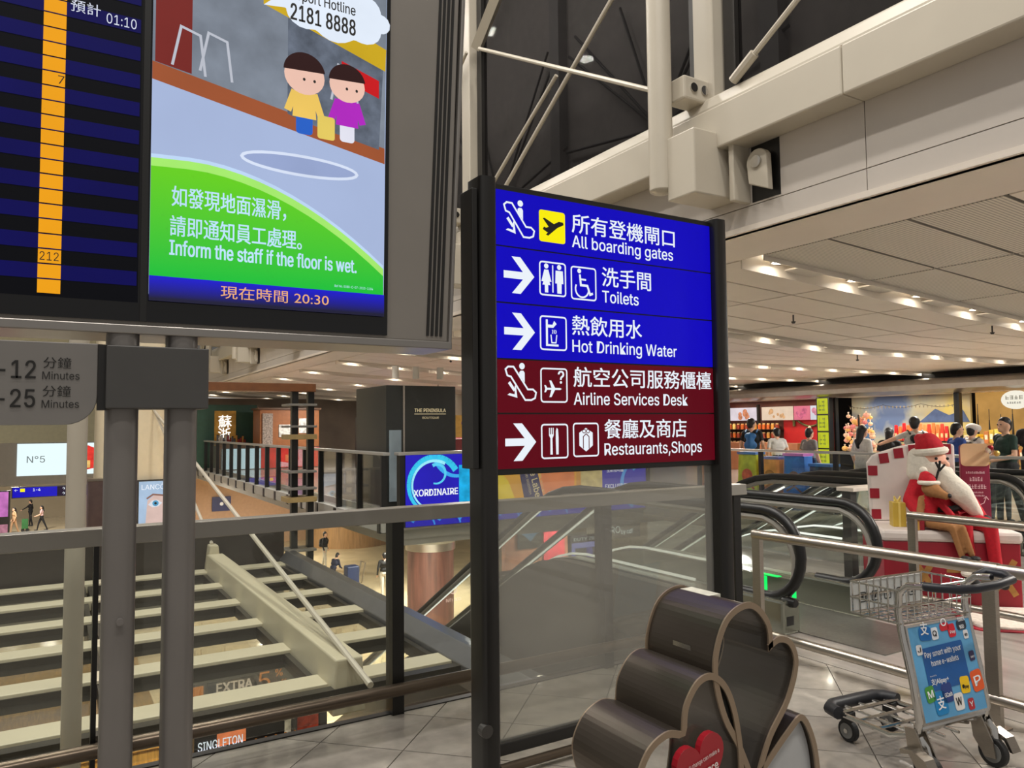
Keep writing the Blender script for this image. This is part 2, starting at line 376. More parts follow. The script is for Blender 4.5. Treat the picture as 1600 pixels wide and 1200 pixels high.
for a, c in zip(MUL, MUL[1:]):
    MB().box(5.555, a + .3, 4.76, 5.565, c - .3, 9.4).build('window_pane', glass_night, wu)
    # brackets with tube column and pin plate
    y = c
    MB().box(4.93, y - .3, 3.72, 5.5, y + .06, 4.33).build('bracket_box', white, wu, bevel=.015)
    MB().cyl((4.95, y + .16, 3.86), (4.95, y + .16, 9.5), .115, n=20).ball((4.95, y + .16, 3.86), .115, sz=.35, n=20).build('tube_column', white, wu, smooth=True)
    MB().box(5.06, y - .06, 4.72, 5.4, y + .18, 4.95).build('lug_plate', white, wu, bevel=.02)
    MB().cyl((5.18, y - .075, 4.84), (5.18, y - .055, 4.84), .045, n=14).cyl((5.32, y - .075, 4.84), (5.32, y - .055, 4.84), .045, n=14).build('bolt', chrome, wu)
    MB().box(5.28, y - .44, 3.66, 5.5, y - .38, 4.3).build('end_plate', white, wu, bevel=.01)
    Fp = Fr((5.42, y - .62, 0), (0, -1, 0))
    MB().prism(Fp, ell(0, 3.98, .12, .12, 14, math.pi * .15, math.pi * 1.1) + [(-.1, 3.8), (.12, 3.7)], -.03, .04).build('pin_plate', white, wu, bevel=.01)
    MB().prism(Fp, ell(0, 3.98, .055, .055, 16), .04, .06).build('pin', chrome, wu)
    MB().box(5.497, y - .78, 3.66, 5.502, y - .46, 4.18).build('pin_recess', dark, wu)
    MB().tube([(4.97, y + .25, 4.88), (5.3, y + 4.4, 7.23)], .026, 8).build('tie_rod', white, wu, smooth=True)
    MB().tube([(5.3, y + 3.9, 4.8), (5.3, y + 1.2, 6.48), (5.3, y - .2, 7.35)], .028, 8).build('tie_rod', white, wu, smooth=True)
    MB().tube([(5.3, y - .48, 4.8), (5.3, y - 1.6, 5.44), (5.3, y - 2.6, 6.0)], .026, 8).cyl((5.3, y - .44, 4.78), (5.3, y - .7, 4.93), .045, n=8).build('tie_rod', white, wu, smooth=True)
    MB().tube([(5.42, y + 4.7, 7.4), (5.42, y + .6, 7.0 + 3.6)], .1, 4).build('brace', white, wu)
# outside the night glass: roof deck, bracing, and an added backing sheet for darkness
ext = tag(MB().box(8.2, -6, 3.75, 8.3, 44, 14).box(5.7, -6, 3.7, 8.2, 44, 3.75).build('roof_and_backing', mat('night_backing', (104, 99, 96), .8, var=.1)), kind='structure')
nb = mat('night_steel', (9, 9, 9), .7, var=.1)
for c in MUL[1:]:
    o_ = V((8.1, c + 3.6, 6.3))
    for dy, dz in ((2.4, 2.2), (2.2, 2.5), (-2.6, -1.6), (-2.4, -1.9), (2.3, -1.7), (2.1, -2.0), (-2.1, 2.3), (-1.9, 2.6), (.4, -2.5), (.9, 2.4), (-2.5, .5), (2.5, .4)):
        MB().cyl(o_ + V((0, dy * .08, dz * .08)), o_ + V((0, dy, dz)), .025, n=6).build('bracing_bar', nb, ext)
    MB().box(8.0, c + 1.2, 3.8, 8.2, c + 1.5, 10).build('outer_post', mat('night_post', (84, 81, 80), .7, var=.1), ext)
# housings of the added hall lamps
hl = None
for (x, y) in HALL_FILL_LAMPS:
    if hl is None:
        hl = thing('hall_fill_lamp', (x, y, 14.0), 'round unseen lamp added high above the concourse floor', 'lamp', 'added fill lamps of the hall'); h0 = (x, y)
        MB().band(Fr((x, y, 14.02), (1, 0, 0), (0, 1, 0)), ell(0, 0, .36, .36, 20), ell(0, 0, .32, .32, 20), -.06, .2).build('housing', trw, hl)
        MB().prism(Fr((x, y, 14.2), (1, 0, 0), (0, 1, 0)), ell(0, 0, .36, .36, 20), 0, .03).build('cover', trw, hl)
    else: copy_tree(hl, (x - h0[0], y - h0[1], 0))
# ------------------------------------------------------------------ flight display board on twin pylons
S = FX(3.1)
disp = thing('flight_display', (.32, 3.2, 0), 'large grey flight information display with two lit screens on twin pylons', 'display board')
case_m = mat('display_case', (132, 127, 121), .4, .35, var=.04, scale=3)
edge_m = mat('display_edge_silver', (150, 146, 142), .3, .8, var=.03)
MB().prism(S, [(-2.0, 2.005), (1.54, 2.005), (1.61, 3.62), (1.66, 4.4), (-2.0, 4.4)], -.3, -.012).build('casing', case_m, disp, bevel=.006)
MB().prism(S, [(-2.0, 1.972), (1.555, 1.972), (1.555, 2.006), (-2.0, 2.006)], -.31, .006).prism(S, [(1.538, 2.0), (1.555, 2.0), (1.675, 4.4), (1.655, 4.4)], -.31, .004).build('rim', edge_m, disp, bevel=.004)
for k in range(4):
    a0 = 1.432 + .022 * k
    MB().prism(S, [(a0, 2.03), (a0 + .012, 2.03), (a0 + .105 + .012, 4.3), (a0 + .105, 4.3)], -.02, -.006).build('vent_slot', dark, disp)
scr_glass = mat('screen_black', (7, 8, 12), .12, var=.05)
MB().prism(S, [(-1.9, 2.02), (1.24, 2.02), (1.268, 4.3), (-1.9, 4.3)], -.012, 0).build('screen_glass', scr_glass, disp)
MB().prism(S, rect(.262, 2.02, .284, 4.3), 0, .006).build('screen_divider', black, disp)
# left screen: striped rows, amber gate cells
row_blue = mat('row_blue', (10, 8, 78), emit=1.0, var=.15, scale=2); row_black = mat('row_black', (5, 6, 12), emit=1.0); amber = mat('amber_cell', (238, 160, 22), emit=1.0, var=.06, scale=2)
ph = .0535; z0 = 2.098
left = MB().prism(S, rect(-1.88, 2.09, .255, 4.25), 0, .001).build('screen', row_black, disp)
rb = MB(); 
for k in range(40):
    if k % 2 == 1: rb.flat(S, rect(-1.88, z0 + ph * k, .25, z0 + ph * (k + 1)), .002)
rb.build('row_stripes', row_blue, left)
for k in range(30): MB().flat(S, rect(-.062, z0 + ph * k + .003, .008, z0 + ph * (k + 1) - .002), .003).build('gate_cell', amber, left)
blk = mat('print_black', (14, 12, 10), .6, var=.1)
text('212', S, -.057, z0 + ph * 2 + .012, .042, blk, left, w=.058, c=.005); text('7', S, -.014, z0 + ph * 14 + .012, .042, blk, left, c=.005)
sw = mat('screen_text_white', (215, 220, 235), emit=1.0)
text('預計', S, .02, z0 + ph * 19 + .028, .05, sw, left, c=.004); text('01:10', S, .135, z0 + ph * 19 + .01, .052, sw, left, w=.1, c=.004)
# right screen: public notice
nx0, nx1 = .291, 1.222
def sx(z): return nx1 + (z - 2.13) * .0125
scr = MB().flat(S, [(nx0, 2.125), (sx(2.125), 2.125), (sx(4.2), 4.2), (nx0, 4.2)], .002).build('screen', mat('notice_floor', (170, 186, 222), emit=1.0, var=.06, scale=1.2), disp)
def shape(name, poly, m, c): return MB().flat(S, poly, c).build(name, m, scr)
def em(name, rgb, e=1.0, var=.05, scale=4): return mat(name, rgb, emit=e, var=var, scale=scale)
shape('picture_hall', [(nx0, 2.99), (.62, 2.93), (1.227, 2.82), (sx(4.2), 4.2), (nx0, 4.2)], em('hall_wall', (120, 128, 140), var=.25, scale=5), .003)
shape('picture_skirt', [(nx0, 2.95), (.62, 2.89), (1.227, 2.78), (1.227, 2.85), (.62, 2.96), (nx0, 3.02)], em('skirt_brown', (158, 84, 50)), .004)
shape('picture_column', [(.30, 3.02), (.43, 3.0), (.43, 4.2), (.30, 4.2)], em('column_red', (120, 40, 36)), .004)
shape('picture_stall', [(.86, 2.9), (1.2, 2.84), (1.225, 3.3), (.8, 3.42), (.8, 2.92)], em('stall_grey', (96, 104, 118), var=.35, scale=14), .0045)
shape('picture_beam', [(.70, 3.36), (1.23, 3.2), (1.235, 3.3), (.70, 3.48)], em('beam_yellow', (204, 168, 30), var=.1), .005)
shape('picture_beam_high', [(.62, 3.62), (.9, 3.46), (.9, 3.56), (.66, 3.7)], em('beam_yellow', ()), .005)
shape('picture_sign_red', [(1.03, 3.12), (1.2, 3.07), (1.2, 3.15), (1.03, 3.2)], em('sign_red', (200, 24, 30)), .0055)
for k, a in enumerate((.36, .46, .985)):
    MB().line(S, [(a, 3.02), (a + .03, 3.18), (a + .1, 3.16), (a + .12, 3.0)], .01, .0055).build('picture_seat', em('seat_chrome', (190, 194, 205)), scr)
# two plain traveller figures and a case
skin_e = em('skin_print', (240, 196, 178)); hair_e = em('hair_print', (48, 24, 24))
for a, zb, sc_, top, leg in ((.87, 2.845, 1.0, (238, 198, 96), (40, 96, 196)), (1.055, 2.845, .93, (176, 40, 190), (225, 225, 238))):
    t_ = em('top_%d' % top[0], top); l_ = em('leg_%d' % leg[0], leg)
    shape('figure_legs', rrect(a - .035 * sc_, zb, a + .035 * sc_, zb + .09, .015), l_, .006)
    shape('figure_top', [(a - .05, zb + .07), (a + .05, zb + .07), (a + .042, zb + .19), (a - .042, zb + .19)], t_, .0062)
    for s_ in (-1, 1): MB().line(S, [(a + s_ * .04, zb + .18), (a + s_ * .07, zb + .09)], .03, .0061).build('figure_arm', t_, scr)
    shape('figure_head', ell(a, zb + .25, .085 * sc_, .08 * sc_, 24), skin_e, .0065)
    shape('figure_hair', ell(a, zb + .265, .088 * sc_, .085 * sc_, 20, .15, math.pi - .0) , hair_e, .0068)
    for s_ in (-1, 1): shape('figure_eye', ell(a + .02 + s_ * .022, zb + .235, .006, .007, 8), blk, .0072)
shape('travel_case', rrect(.925, 2.84, 1.0, 2.94, .012), em('case_yellow', (226, 200, 96)), .007)
# speech bubble with the hotline number
bub = []
for (a, z_, r) in ((1.03, 3.36, .15),): pass
bp = [(.70, 3.355)] + [(1.0 + .24 * math.cos(t) + .012 * math.cos(9 * t), 3.41 + .125 * math.sin(t) + .012 * math.sin(9 * t)) for t in [math.radians(q) for q in range(-160, 185, 6)]]
shape('speech_bubble', bp, em('bubble_white', (226, 236, 250)), .0075)
text('Airport Hotline', S, .80, 3.415, .062, blk, scr, w=.29, bold=.012, c=.009); text('2181 8888', S, .81, 3.325, .095, blk, scr, w=.28, bold=.02, c=.009)
# puddle on the pictured floor
MB().line(S, ell(.86, 2.71, .24, .04, 30), .012, .004, closed=True).build('puddle_outline', em('puddle_edge', (215, 225, 245)), scr)
shape('puddle', ell(.86, 2.71, .23, .034, 30), em('puddle_fill', (150, 165, 205)), .0035)
# green hill caption
def hill(dz, a1=1.235):
    pts = [(nx0, 2.195), (nx0, 2.6 + dz)]
    for k in range(15):
        a = nx0 + (1.218 - nx0) * k / 14; t = (a - .44) / .95
        pts.append((a, 2.632 + dz - .50 * max(0, t) ** 1.9 - .05 * max(0, -t)))
    pts.append((1.218, 2.195)); return pts
shape('caption_rim', hill(.035), em('rim_blue', (190, 215, 245)), .0082)
shape('caption_rim_green', hill(.02), em('rim_green', (165, 235, 110)), .0086)
grn = bpy.data.materials.new('caption_green'); grn.use_nodes = True; nt = grn.node_tree; b = nt.nodes['Principled BSDF']; b.inputs['Base Color'].default_value = (0, 0, 0, 1)
tc = nt.nodes.new('ShaderNodeTexCoord'); sp = nt.nodes.new('ShaderNodeSeparateXYZ'); mr = nt.nodes.new('ShaderNodeMapRange'); mr.inputs[1].default_value = 2.2; mr.inputs[2].default_value = 2.6
cr = nt.nodes.new('ShaderNodeValToRGB'); cr.color_ramp.elements[0].color = (0, s2l(190), s2l(52), 1); cr.color_ramp.elements[1].color = (s2l(96), s2l(205), 0, 1)
nt.links.new(tc.outputs['Object'], sp.inputs[0]); nt.links.new(sp.outputs[2], mr.inputs[0]); nt.links.new(mr.outputs[0], cr.inputs[0]); nt.links.new(cr.outputs[0], b.inputs['Emission Color']); b.inputs['Emission Strength'].default_value = 1
shape('caption_field', hill(-.012), grn, .009)
cap = em('caption_text', (190, 226, 250))
text('如發現地面濕滑，', S, .365, 2.475, .085, cap, scr, w=.43, bold=.012, c=.011); text('請即通知員工處理。', S, .36, 2.36, .085, cap, scr, w=.50, bold=.012, c=.011)
text('Inform the staff if the floor is wet.', S, .36, 2.28, .078, cap, scr, w=.735, bold=.022, c=.011)
text('Ref No. 0080-C-07-2023-1184', S, 1.0, 2.212, .014, cap, scr, w=.17, c=.011)
ft = bpy.data.materials.new('time_band'); ft.use_nodes = True; nt = ft.node_tree; b = nt.nodes['Principled BSDF']; b.inputs['Base Color'].default_value = (0, 0, 0, 1)
tc = nt.nodes.new('ShaderNodeTexCoord'); sp = nt.nodes.new('ShaderNodeSeparateXYZ'); mr = nt.nodes.new('ShaderNodeMapRange'); mr.inputs[1].default_value = 2.11; mr.inputs[2].default_value = 2.19
cr = nt.nodes.new('ShaderNodeValToRGB'); cr.color_ramp.elements[0].color = (.003, .003, .03, 1); cr.color_ramp.elements[1].color = (.001, .001, .58, 1)
nt.links.new(tc.outputs['Object'], sp.inputs[0]); nt.links.new(sp.outputs[2], mr.inputs[0]); nt.links.new(mr.outputs[0], cr.inputs[0]); nt.links.new(cr.outputs[0], b.inputs['Emission Color']); b.inputs['Emission Strength'].default_value = 1
shape('time_band', rect(nx0, 2.1, 1.222, 2.195), ft, .0095)
text('現在時間 20:30', S, .545, 2.132, .055, em('time_text', (240, 176, 120)), scr, w=.43, c=.0115)
# pylons, header box
pyl = mat('pylon_metal', (116, 112, 109), .4, .3, var=.05, scale=3)
for a0, a1 in ((.158, .268), (.362, .472)):
    MB().prism(Fr((0, 0, 0), (1, 0, 0), (0, 1, 0)), rrect(a0, 3.1, a1, 3.24, .045), 0, 2.0).build('pylon', pyl, disp, smooth=True)
MB().prism(Fr((.215, 3.09, .93), (1, 0, 0), (0, 0, 1)), ell(0, 0, .012, .012, 12), -.02, .014).build('pylon_bolt', pyl, disp)
MB().box(.1, 3.0, 0, .53, 3.34, .02).build('base_plate', pyl, disp, bevel=.004)
MB().box(.155, 3.07, 1.695, .502, 3.27, 1.925).build('header_box', mat('header_grey', (74, 73, 72), .45, .3, var=.04), disp, bevel=.004)
# walking-time plate fixed beside the pylon
mins = thing('walking_time_sign', (-.2, 3.12, 1.63), 'grey walking time plate with minutes lettering beside the display pylon', 'sign')
plate = [(-1.0, 1.93), (-1.0, 1.638), (.03, 1.638)] + ell(.03, 1.738, .1, .1, 8, -math.pi / 2, 0) + [(.13, 1.93)]
MB().prism(S, plate, -.05, 0).build('plate', mat('plate_grey', (118, 115, 112), .45, .2, var=.04), mins, bevel=.003)
MB().fbox(S, .13, 1.69, -.06, .157, 1.928, .004).build('bracket', dark, mins)
for z, n in ((1.80, '5-12'), (1.70, '15-25')):
    text(n, S, -.215 if n[0] == '5' else -.255, z, .085, blk, mins, w=.155 if n[0] == '5' else .195, bold=.012)
    text('分鐘', S, -.038, z + .04, .043, blk, mins, w=.085); text('Minutes', S, -.04, z - .002, .037, blk, mins, w=.113)

# ------------------------------------------------------------------ wayfinding sign
sign = thing('wayfinding_sign', (2.5, 3.12, 0), 'tall black-framed wayfinding sign with blue and maroon lit strips above a glass pane', 'sign')
post_p = rrect(-.05, -.05, .05, .05, .02)
for x in (1.735, 3.275):
    F0 = Fr((x, 3.13, 0), (1, 0, 0), (0, 1, 0))
    MB().prism(F0, [(a * .9, b_ * 1.5) for a, b_ in post_p], 0, 2.8).build('post', dark, sign, smooth=True)
    MB().prism(F0, [(a * 1.6, b_ * 1.8) for a, b_ in post_p], 0, .012).build('foot_plate', dark, sign)
MB().box(1.655, 3.08, 1.42, 1.685, 3.2, 2.74).build('side_fin', dark, sign, bevel=.004)
MB().box(1.695, 3.07, 1.39, 1.725, 3.2, 2.77).build('side_fin', dark, sign, bevel=.004)
MB().box(1.76, 3.105, 1.385, 3.25, 3.2, 2.79).build('light_box', dark, sign, bevel=.004)
sb = mat('strip_blue', (14, 4, 186), emit=1.0, var=.08, scale=1.3); sr = mat('strip_maroon', (92, 6, 22), emit=1.0, var=.08, scale=1.3); yel = mat('icon_yellow', (250, 236, 10), emit=1.0)
Z = [2.765, 2.487, 2.212, 1.94, 1.678, 1.41]
strips = []
for k in range(5):
    st = MB().fbox(S, 1.785, Z[k + 1] + .004, -.01, 3.225, Z[k] - .004, 0).build('strip', sb if k < 3 else sr, sign)
    tag(st, 'lit %s strip' % ('blue' if k < 3 else 'maroon')); strips.append(st)
def put(k, mb, m=W_lit, name='pictogram'): return mb.build(name, m, strips[k])
c1 = .003
def arrow(k, a, z, s=.09):
    mb = MB(); mb.flat(S, [(a, z - .018), (a + .13, z - .018), (a + .13, z + .018), (a, z + .018)], c1)
    mb.flat(S, [(a + .045, z + s), (a + .095, z + s), (a + .175, z), (a + .125, z)], c1 + .0004); mb.flat(S, [(a + .045, z - s), (a + .095, z - s), (a + .175, z), (a + .125, z)], c1 + .0008); put(k, mb, name='arrow')
def escal(k, a, z):
    mb = MB()
    o_ = [(a + .005, z + .075), (a + .02, z + .088), (a + .05, z + .088), (a + .13, z - .02), (a + .16, z - .02), (a + .178, z - .035), (a + .172, z - .062), (a + .15, z - .072), (a + .115, z - .072), (a + .035, z + .04), (a + .015, z + .045)]
    mb.line(S, o_, .009, c1, closed=True); mb.disc(S, a + .098, z + .092, .016, c1, n=14); mb.flat(S, [(a + .082, z + .062), (a + .09, z + .07), (a + .106, z + .07), (a + .113, z + .06), (a + .113, z + .012), (a + .082, z + .052)], c1)
    mb.flat(S, [(a + .018, z + .008), (a + .03, z + .018), (a + .06, z - .022), (a + .05, z - .032)], c1); mb.flat(S, [(a + .062, z + .0), (a + .07, z - .062), (a + .014, z - .048), (a + .026, z - .04), (a + .055, z - .045), (a + .055, z - .005)], c1 + .0005); put(k, mb)
def frame(k, a, z, w_=.155, h_=.165):
    put(k, MB().line(S, rrect(a, z, a + w_, z + h_, .014, 4), .008, c1, closed=True), name='icon_frame')
def plane(mb, a, z, s, ang, c):       # side-on/top aircraft outline
    pts = [(1, 0), (.8, .09), (.25, .09), (-.15, .75), (-.38, .75), (-.15, .09), (-.6, .09), (-.75, .32), (-.92, .32), (-.82, 0)]
    pts = pts + [(x, -y) for x, y in pts[::-1][1:-1]]
    ca, sa = math.cos(ang), math.sin(ang); mb.flat(S, [(a + s * (x * ca - y * sa), z + s * (x * sa + y * ca)) for x, y in pts], c)
# strip 1
escal(0, 1.835, 2.615)
put(0, MB().flat(S, rrect(2.042, 2.535, 2.2, 2.695, .014), c1), yel, 'icon_plate')
mb = MB(); mb.flat(S, [(2.062, 2.597), (2.09, 2.583), (2.19, 2.632), (2.186, 2.645), (2.16, 2.646), (2.13, 2.63), (2.075, 2.655), (2.063, 2.652), (2.098, 2.612), (2.083, 2.606), (2.07, 2.61)], .005)
mb.flat(S, [(2.12, 2.612), (2.08, 2.57), (2.095, 2.567), (2.15, 2.612)], .0054); put(0, mb, blk)
text('所有登機閘口', S, 2.243, 2.612, .108, W_lit, strips[0], w=.705, bold=.012); text('All boarding gates', S, 2.243, 2.528, .085, W_lit, strips[0], w=.69, bold=.012)
# strip 2
arrow(1, 1.835, 2.35); frame(1, 2.043, 2.268); frame(1, 2.235, 2.262)
mb = MB()
mb.disc(S, 2.082, 2.413, .013, c1); mb.flat(S, [(2.07, 2.395), (2.094, 2.395), (2.112, 2.335), (2.1, 2.335), (2.106, 2.318), (2.092, 2.318), (2.092, 2.28), (2.072, 2.28), (2.072, 2.318), (2.058, 2.318), (2.064, 2.335), (2.052, 2.335)], c1)
mb.flat(S, rect(2.117, 2.282, 2.124, 2.42), c1); mb.disc(S, 2.16, 2.413, .013, c1); mb.flat(S, [(2.138, 2.395), (2.182, 2.395), (2.185, 2.33), (2.174, 2.33), (2.173, 2.28), (2.147, 2.28), (2.146, 2.33), (2.135, 2.33)], c1); put(1, mb)
mb = MB(); mb.line(S, ell(2.302, 2.315, .042, .042, 18, math.radians(150), math.radians(370)), .009, c1); mb.disc(S, 2.285, 2.408, .012, c1); mb.line(S, [(2.288, 2.39), (2.294, 2.335), (2.335, 2.335), (2.352, 2.29), (2.37, 2.297)], .012, c1 + .0004); mb.line(S, [(2.292, 2.365), (2.327, 2.365)], .009, c1 + .0008); put(1, mb)
text('洗手間', S, 2.432, 2.352, .11, W_lit, strips[1], w=.335, bold=.012); text('Toilets', S, 2.432, 2.258, .085, W_lit, strips[1], w=.245, bold=.012)
# strip 3
arrow(2, 1.835, 2.075); frame(2, 2.043, 1.995)
mb = MB(); mb.flat(S, rect(2.075, 2.012, 2.087, 2.145), c1); mb.flat(S, rect(2.075, 2.012, 2.15, 2.022), c1 + .0004); mb.flat(S, [(2.087, 2.105), (2.12, 2.105), (2.14, 2.125), (2.125, 2.14), (2.115, 2.12), (2.087, 2.12)], c1); mb.line(S, [(2.105, 2.07), (2.11, 2.03), (2.135, 2.03), (2.14, 2.07)], .006, c1)
for q in (2.113, 2.123, 2.133): mb.line(S, [(q, 2.075), (q + .004, 2.085), (q, 2.095)], .004, c1)
put(2, mb)
text('熱飲用水', S, 2.236, 2.086, .108, W_lit, strips[2], w=.46, bold=.012); text('Hot Drinking Water', S, 2.236, 1.99, .085, W_lit, strips[2], w=.71, bold=.012)
# strip 4
escal(3, 1.835, 1.815); frame(3, 2.043, 1.735)
mb = MB(); plane(mb, 2.112, 1.8, .055, .0, c1); put(3, mb); text('?', S, 2.145, 1.828, .085, W_lit, strips[3], bold=.02)
text('航空公司服務櫃檯', S, 2.24, 1.822, .108, W_lit, strips[3], w=.965, bold=.012); text('Airline Services Desk', S, 2.24, 1.722, .085, W_lit, strips[3], w=.78, bold=.012)
# strip 5
arrow(4, 1.835, 1.54); frame(4, 2.043, 1.458); frame(4, 2.235, 1.462)
mb = MB(); mb.flat(S, [(2.093, 1.475), (2.107, 1.475), (2.106, 1.555), (2.114, 1.57), (2.114, 1.607), (2.109, 1.607), (2.109, 1.575), (2.103, 1.575), (2.103, 1.607), (2.097, 1.607), (2.097, 1.575), (2.091, 1.575), (2.091, 1.607), (2.086, 1.607), (2.086, 1.57), (2.094, 1.555)], c1)
mb.flat(S, [(2.128, 1.475), (2.142, 1.475), (2.143, 1.56), (2.14, 1.6), (2.132, 1.607), (2.127, 1.59), (2.126, 1.55)], c1); put(4, mb)
mb = MB(); mb.flat(S, [(2.27, 1.515), (2.312, 1.485), (2.355, 1.515), (2.355, 1.58), (2.312, 1.605), (2.27, 1.58)], c1); put(4, mb)
mb = MB(); mb.line(S, [(2.294, 1.5), (2.294, 1.56), (2.312, 1.575), (2.33, 1.56), (2.33, 1.5)], .005, .0045); mb.line(S, ell(2.3, 1.588, .011, .009, 10), .004, .0045, closed=True); mb.line(S, ell(2.324, 1.588, .011, .009, 10), .004, .0045, closed=True); put(4, mb, sr, 'gift_ribbon')
text('餐廳及商店', S, 2.432, 1.556, .108, W_lit, strips[4], w=.575, bold=.012); text('Restaurants,Shops', S, 2.43, 1.462, .085, W_lit, strips[4], w=.69, bold=.012)
# glass below and bottom frame
sg = glass('sign_glass', (.86, .86, .83), veil=.2, veilcol=(.66, .64, .59), refl=1.5)  # grey diffuse veil mixed in for the pane's hazy reflection
MB().box(1.78, 3.135, .14, 3.23, 3.147, 1.385).build('glass_pane', sg, sign)
MB().box(1.78, 3.11, .085, 3.23, 3.165, .14).build('bottom_frame', dark, sign, bevel=.004)
MB().cyl((1.7, 3.05, .24), (1.7, 3.09, .24), .03, n=14).build('lock_knob', greym, sign)
MB().tube([(1.78, 3.08, .045), (3.23, 3.08, .045)], .022, 10).build('kick_tube', bronze, sign, smooth=True)

# ------------------------------------------------------------------ glass railing along the void
rail = thing('glass_railing', (1, 4.11, 0), 'long glass railing with broad grey top rail along the void edge', 'railing')
MB().prism(Fr((-6, 0, 0), (0, 1, 0), (0, 0, 1)), [(4.05, 1.075), (4.06, 1.155), (4.17, 1.155), (4.18, 1.075)], 0, 10.55).build('top_rail', railm, rail, bevel=.004)
xs = [-6, -4.3, -2.8, -1.3, .2, 1.69, 3.2, 4.45]
for a, c in zip(xs, xs[1:]):
    MB().box(a + .012, 4.103, .03, c - .012, 4.117, 1.09).build('glass_pane', glass_clear, rail)
for x in (-4.3, -2.8, -1.3, .2): MB().box(x - .03, 4.07, 0, x - .008, 4.15, 1.09).box(x + .008, 4.07, 0, x + .03, 4.15, 1.09).build('post', dark, rail)
for x in (1.69, 3.2, 4.45): MB().box(x - .035, 4.06, -.02, x + .035, 4.16, 1.09).build('post', dark, rail)
MB().tube([(-6, 4.0, .16), (4.45, 4.0, .16)], .035, 14).build('lower_tube', bronze, rail, smooth=True)
for x in (-2.8, -1.3, .2, 1.69, 3.2): MB().cyl((x, 4.0, .16), (x, 4.1, .16), .014, n=8).build('tube_bracket', bronze, rail)
# ------------------------------------------------------------------ glass canopy below the railing
can = tag(MB().box(-9, 16.3, -1.9, 4.2, 16.6, -.55).build('roof_end_wall', mat('canopy_fascia', (52, 46, 42), .5, var=.1)), kind='structure')
cream = mat('canopy_steel', (196, 188, 164), .42, var=.04, scale=2)
cdk = mat('canopy_dark_frame', (58, 54, 48), .4, .3, var=.08)
RY = [8.4, 9.9, 11.4, 12.9, 14.4, 15.95]
for y in RY:
    MB().box(-9, y - .19, -1.32, 2.6, y + .19, -1.16).build('rib', cream, can, bevel=.01)
    MB().box(2.95, y - .19, -1.32, 4.1, y + .19, -1.16).build('rib', cream, can, bevel=.01)
for y0, y1 in zip(RY, RY[1:]):
    for x0, x1 in ((-9, -5.0), (-5.0, -2.2), (-2.2, .55), (.55, 2.6), (2.9, 4.1)):
        d = .07
        MB().box(x0 + .02, y0 + .14, -1.36, x1 - .02, y0 + .14 + d, -1.2).box(x0 + .02, y1 - .14 - d, -1.36, x1 - .02, y1 - .14, -1.2).box(x0 + .02, y0 + .14, -1.36, x0 + .02 + d, y1 - .14, -1.2).box(x1 - .02 - d, y0 + .14, -1.36, x1 - .02, y1 - .14, -1.2).build('pane_frame', cdk, can)
        MB().box(x0 + .09, y0 + .21, -1.3, x1 - .09, y1 - .21, -1.28).build('pane', glass_roof, can)
MB().prism(Fr((0, 8.0, 0), (1, 0, 0), (0, 0, 1)), [(2.58, -1.45), (2.95, -1.45), (2.92, -.86), (2.62, -.86)], 0, -8.0).build('main_beam', cream, can, bevel=.02)
MB().prism(Fr((0, 16.0, 0), (1, 0, 0), (0, 0, 1)), [(2.6, -1.4), (2.92, -1.4), (2.84, -.7), (2.68, -.7)], 0, -.8).build('beam_nose', cream, can, bevel=.02)
MB().prism(Fr((0, 5.0, 0), (1, 0, 0), (0, 0, 1)), [(4.1, -1.4), (4.45, -1.4), (4.42, -.98), (4.25, -.98), (4.1, -1.15)], 0, -11.3).build('gutter', mat('gutter_metal', (128, 128, 132), .3, .7, var=.05), can, bevel=.01)
MB().box(-9, 7.98, -1.31, 4.4, 8.12, -1.16).build('front_frame', cdk, can)
MB().tube([(2.78, 7.4, -.98), (2.5, 25.6, 2.35)], .035, 8).build('tie_rod', white, can, smooth=True)
MB().tube([(2.75, 16.2, -.7), (2.5, 25.6, 2.5)], .035, 8).cyl((2.75, 16.2, -.8), (2.74, 16.6, -.62), .06, n=8).build('tie_rod', white, can, smooth=True)
# slim column rising through the void, big cream column with lit poster beyond
col = tag(MB().cyl((.15, 6.6, -5), (.15, 6.6, 14), .068, n=24).build('column_slim', white, smooth=True), kind='structure')
MB().cyl((.15, 6.6, -1.45), (.15, 6.6, -1.1), .12, n=24).build('collar', cream, col, smooth=True)
bigc = mat('column_cream', (206, 194, 168), .5, var=.03)
tag(MB().prism(FG, rrect(1.05, 25.0, 2.95, 26.8, .3), -5, 9.5).build('column_big', bigc, smooth=True), kind='structure')
bx = thing('poster_lightbox', (2.5, 24.9, -1.3), 'lit beauty poster with a large blue eye on the cream column', 'poster')
FP = FX(24.95)
MB().fbox(FP, 2.12, -1.32, 0, 2.94, .12, .06).build('box', greym, bx)
pst = MB().fbox(FP, 2.17, -1.26, .06, 2.9, .07, .07).build('print', mat('poster_pale', (176, 200, 226), emit=.9, var=.12, scale=2), bx)
MB().flat(FP, [(2.35, -1.26), (2.9, -1.26), (2.9, -.35), (2.6, -.32), (2.4, -.5)], .074).build('face', mat('poster_skin', (226, 196, 186), emit=.9, var=.06), pst)
MB().flat(FP, [(2.42, -.62), (2.52, -.5), (2.66, -.48), (2.8, -.58), (2.7, -.68), (2.54, -.7)], .077).build('eye_white', mat('poster_eye_white', (228, 232, 240), emit=.9), pst)
MB().disc(FP, 2.62, -.585, .085, .08).build('iris', mat('poster_iris', (92, 164, 204), emit=.9, var=.2, scale=20), pst)
MB().disc(FP, 2.62, -.585, .035, .083).build('pupil', blk, pst)
MB().line(FP, [(2.38, -.44), (2.55, -.32), (2.85, -.36)], .05, .079).build('brow', mat('poster_brow', (150, 110, 96), emit=.9), pst)
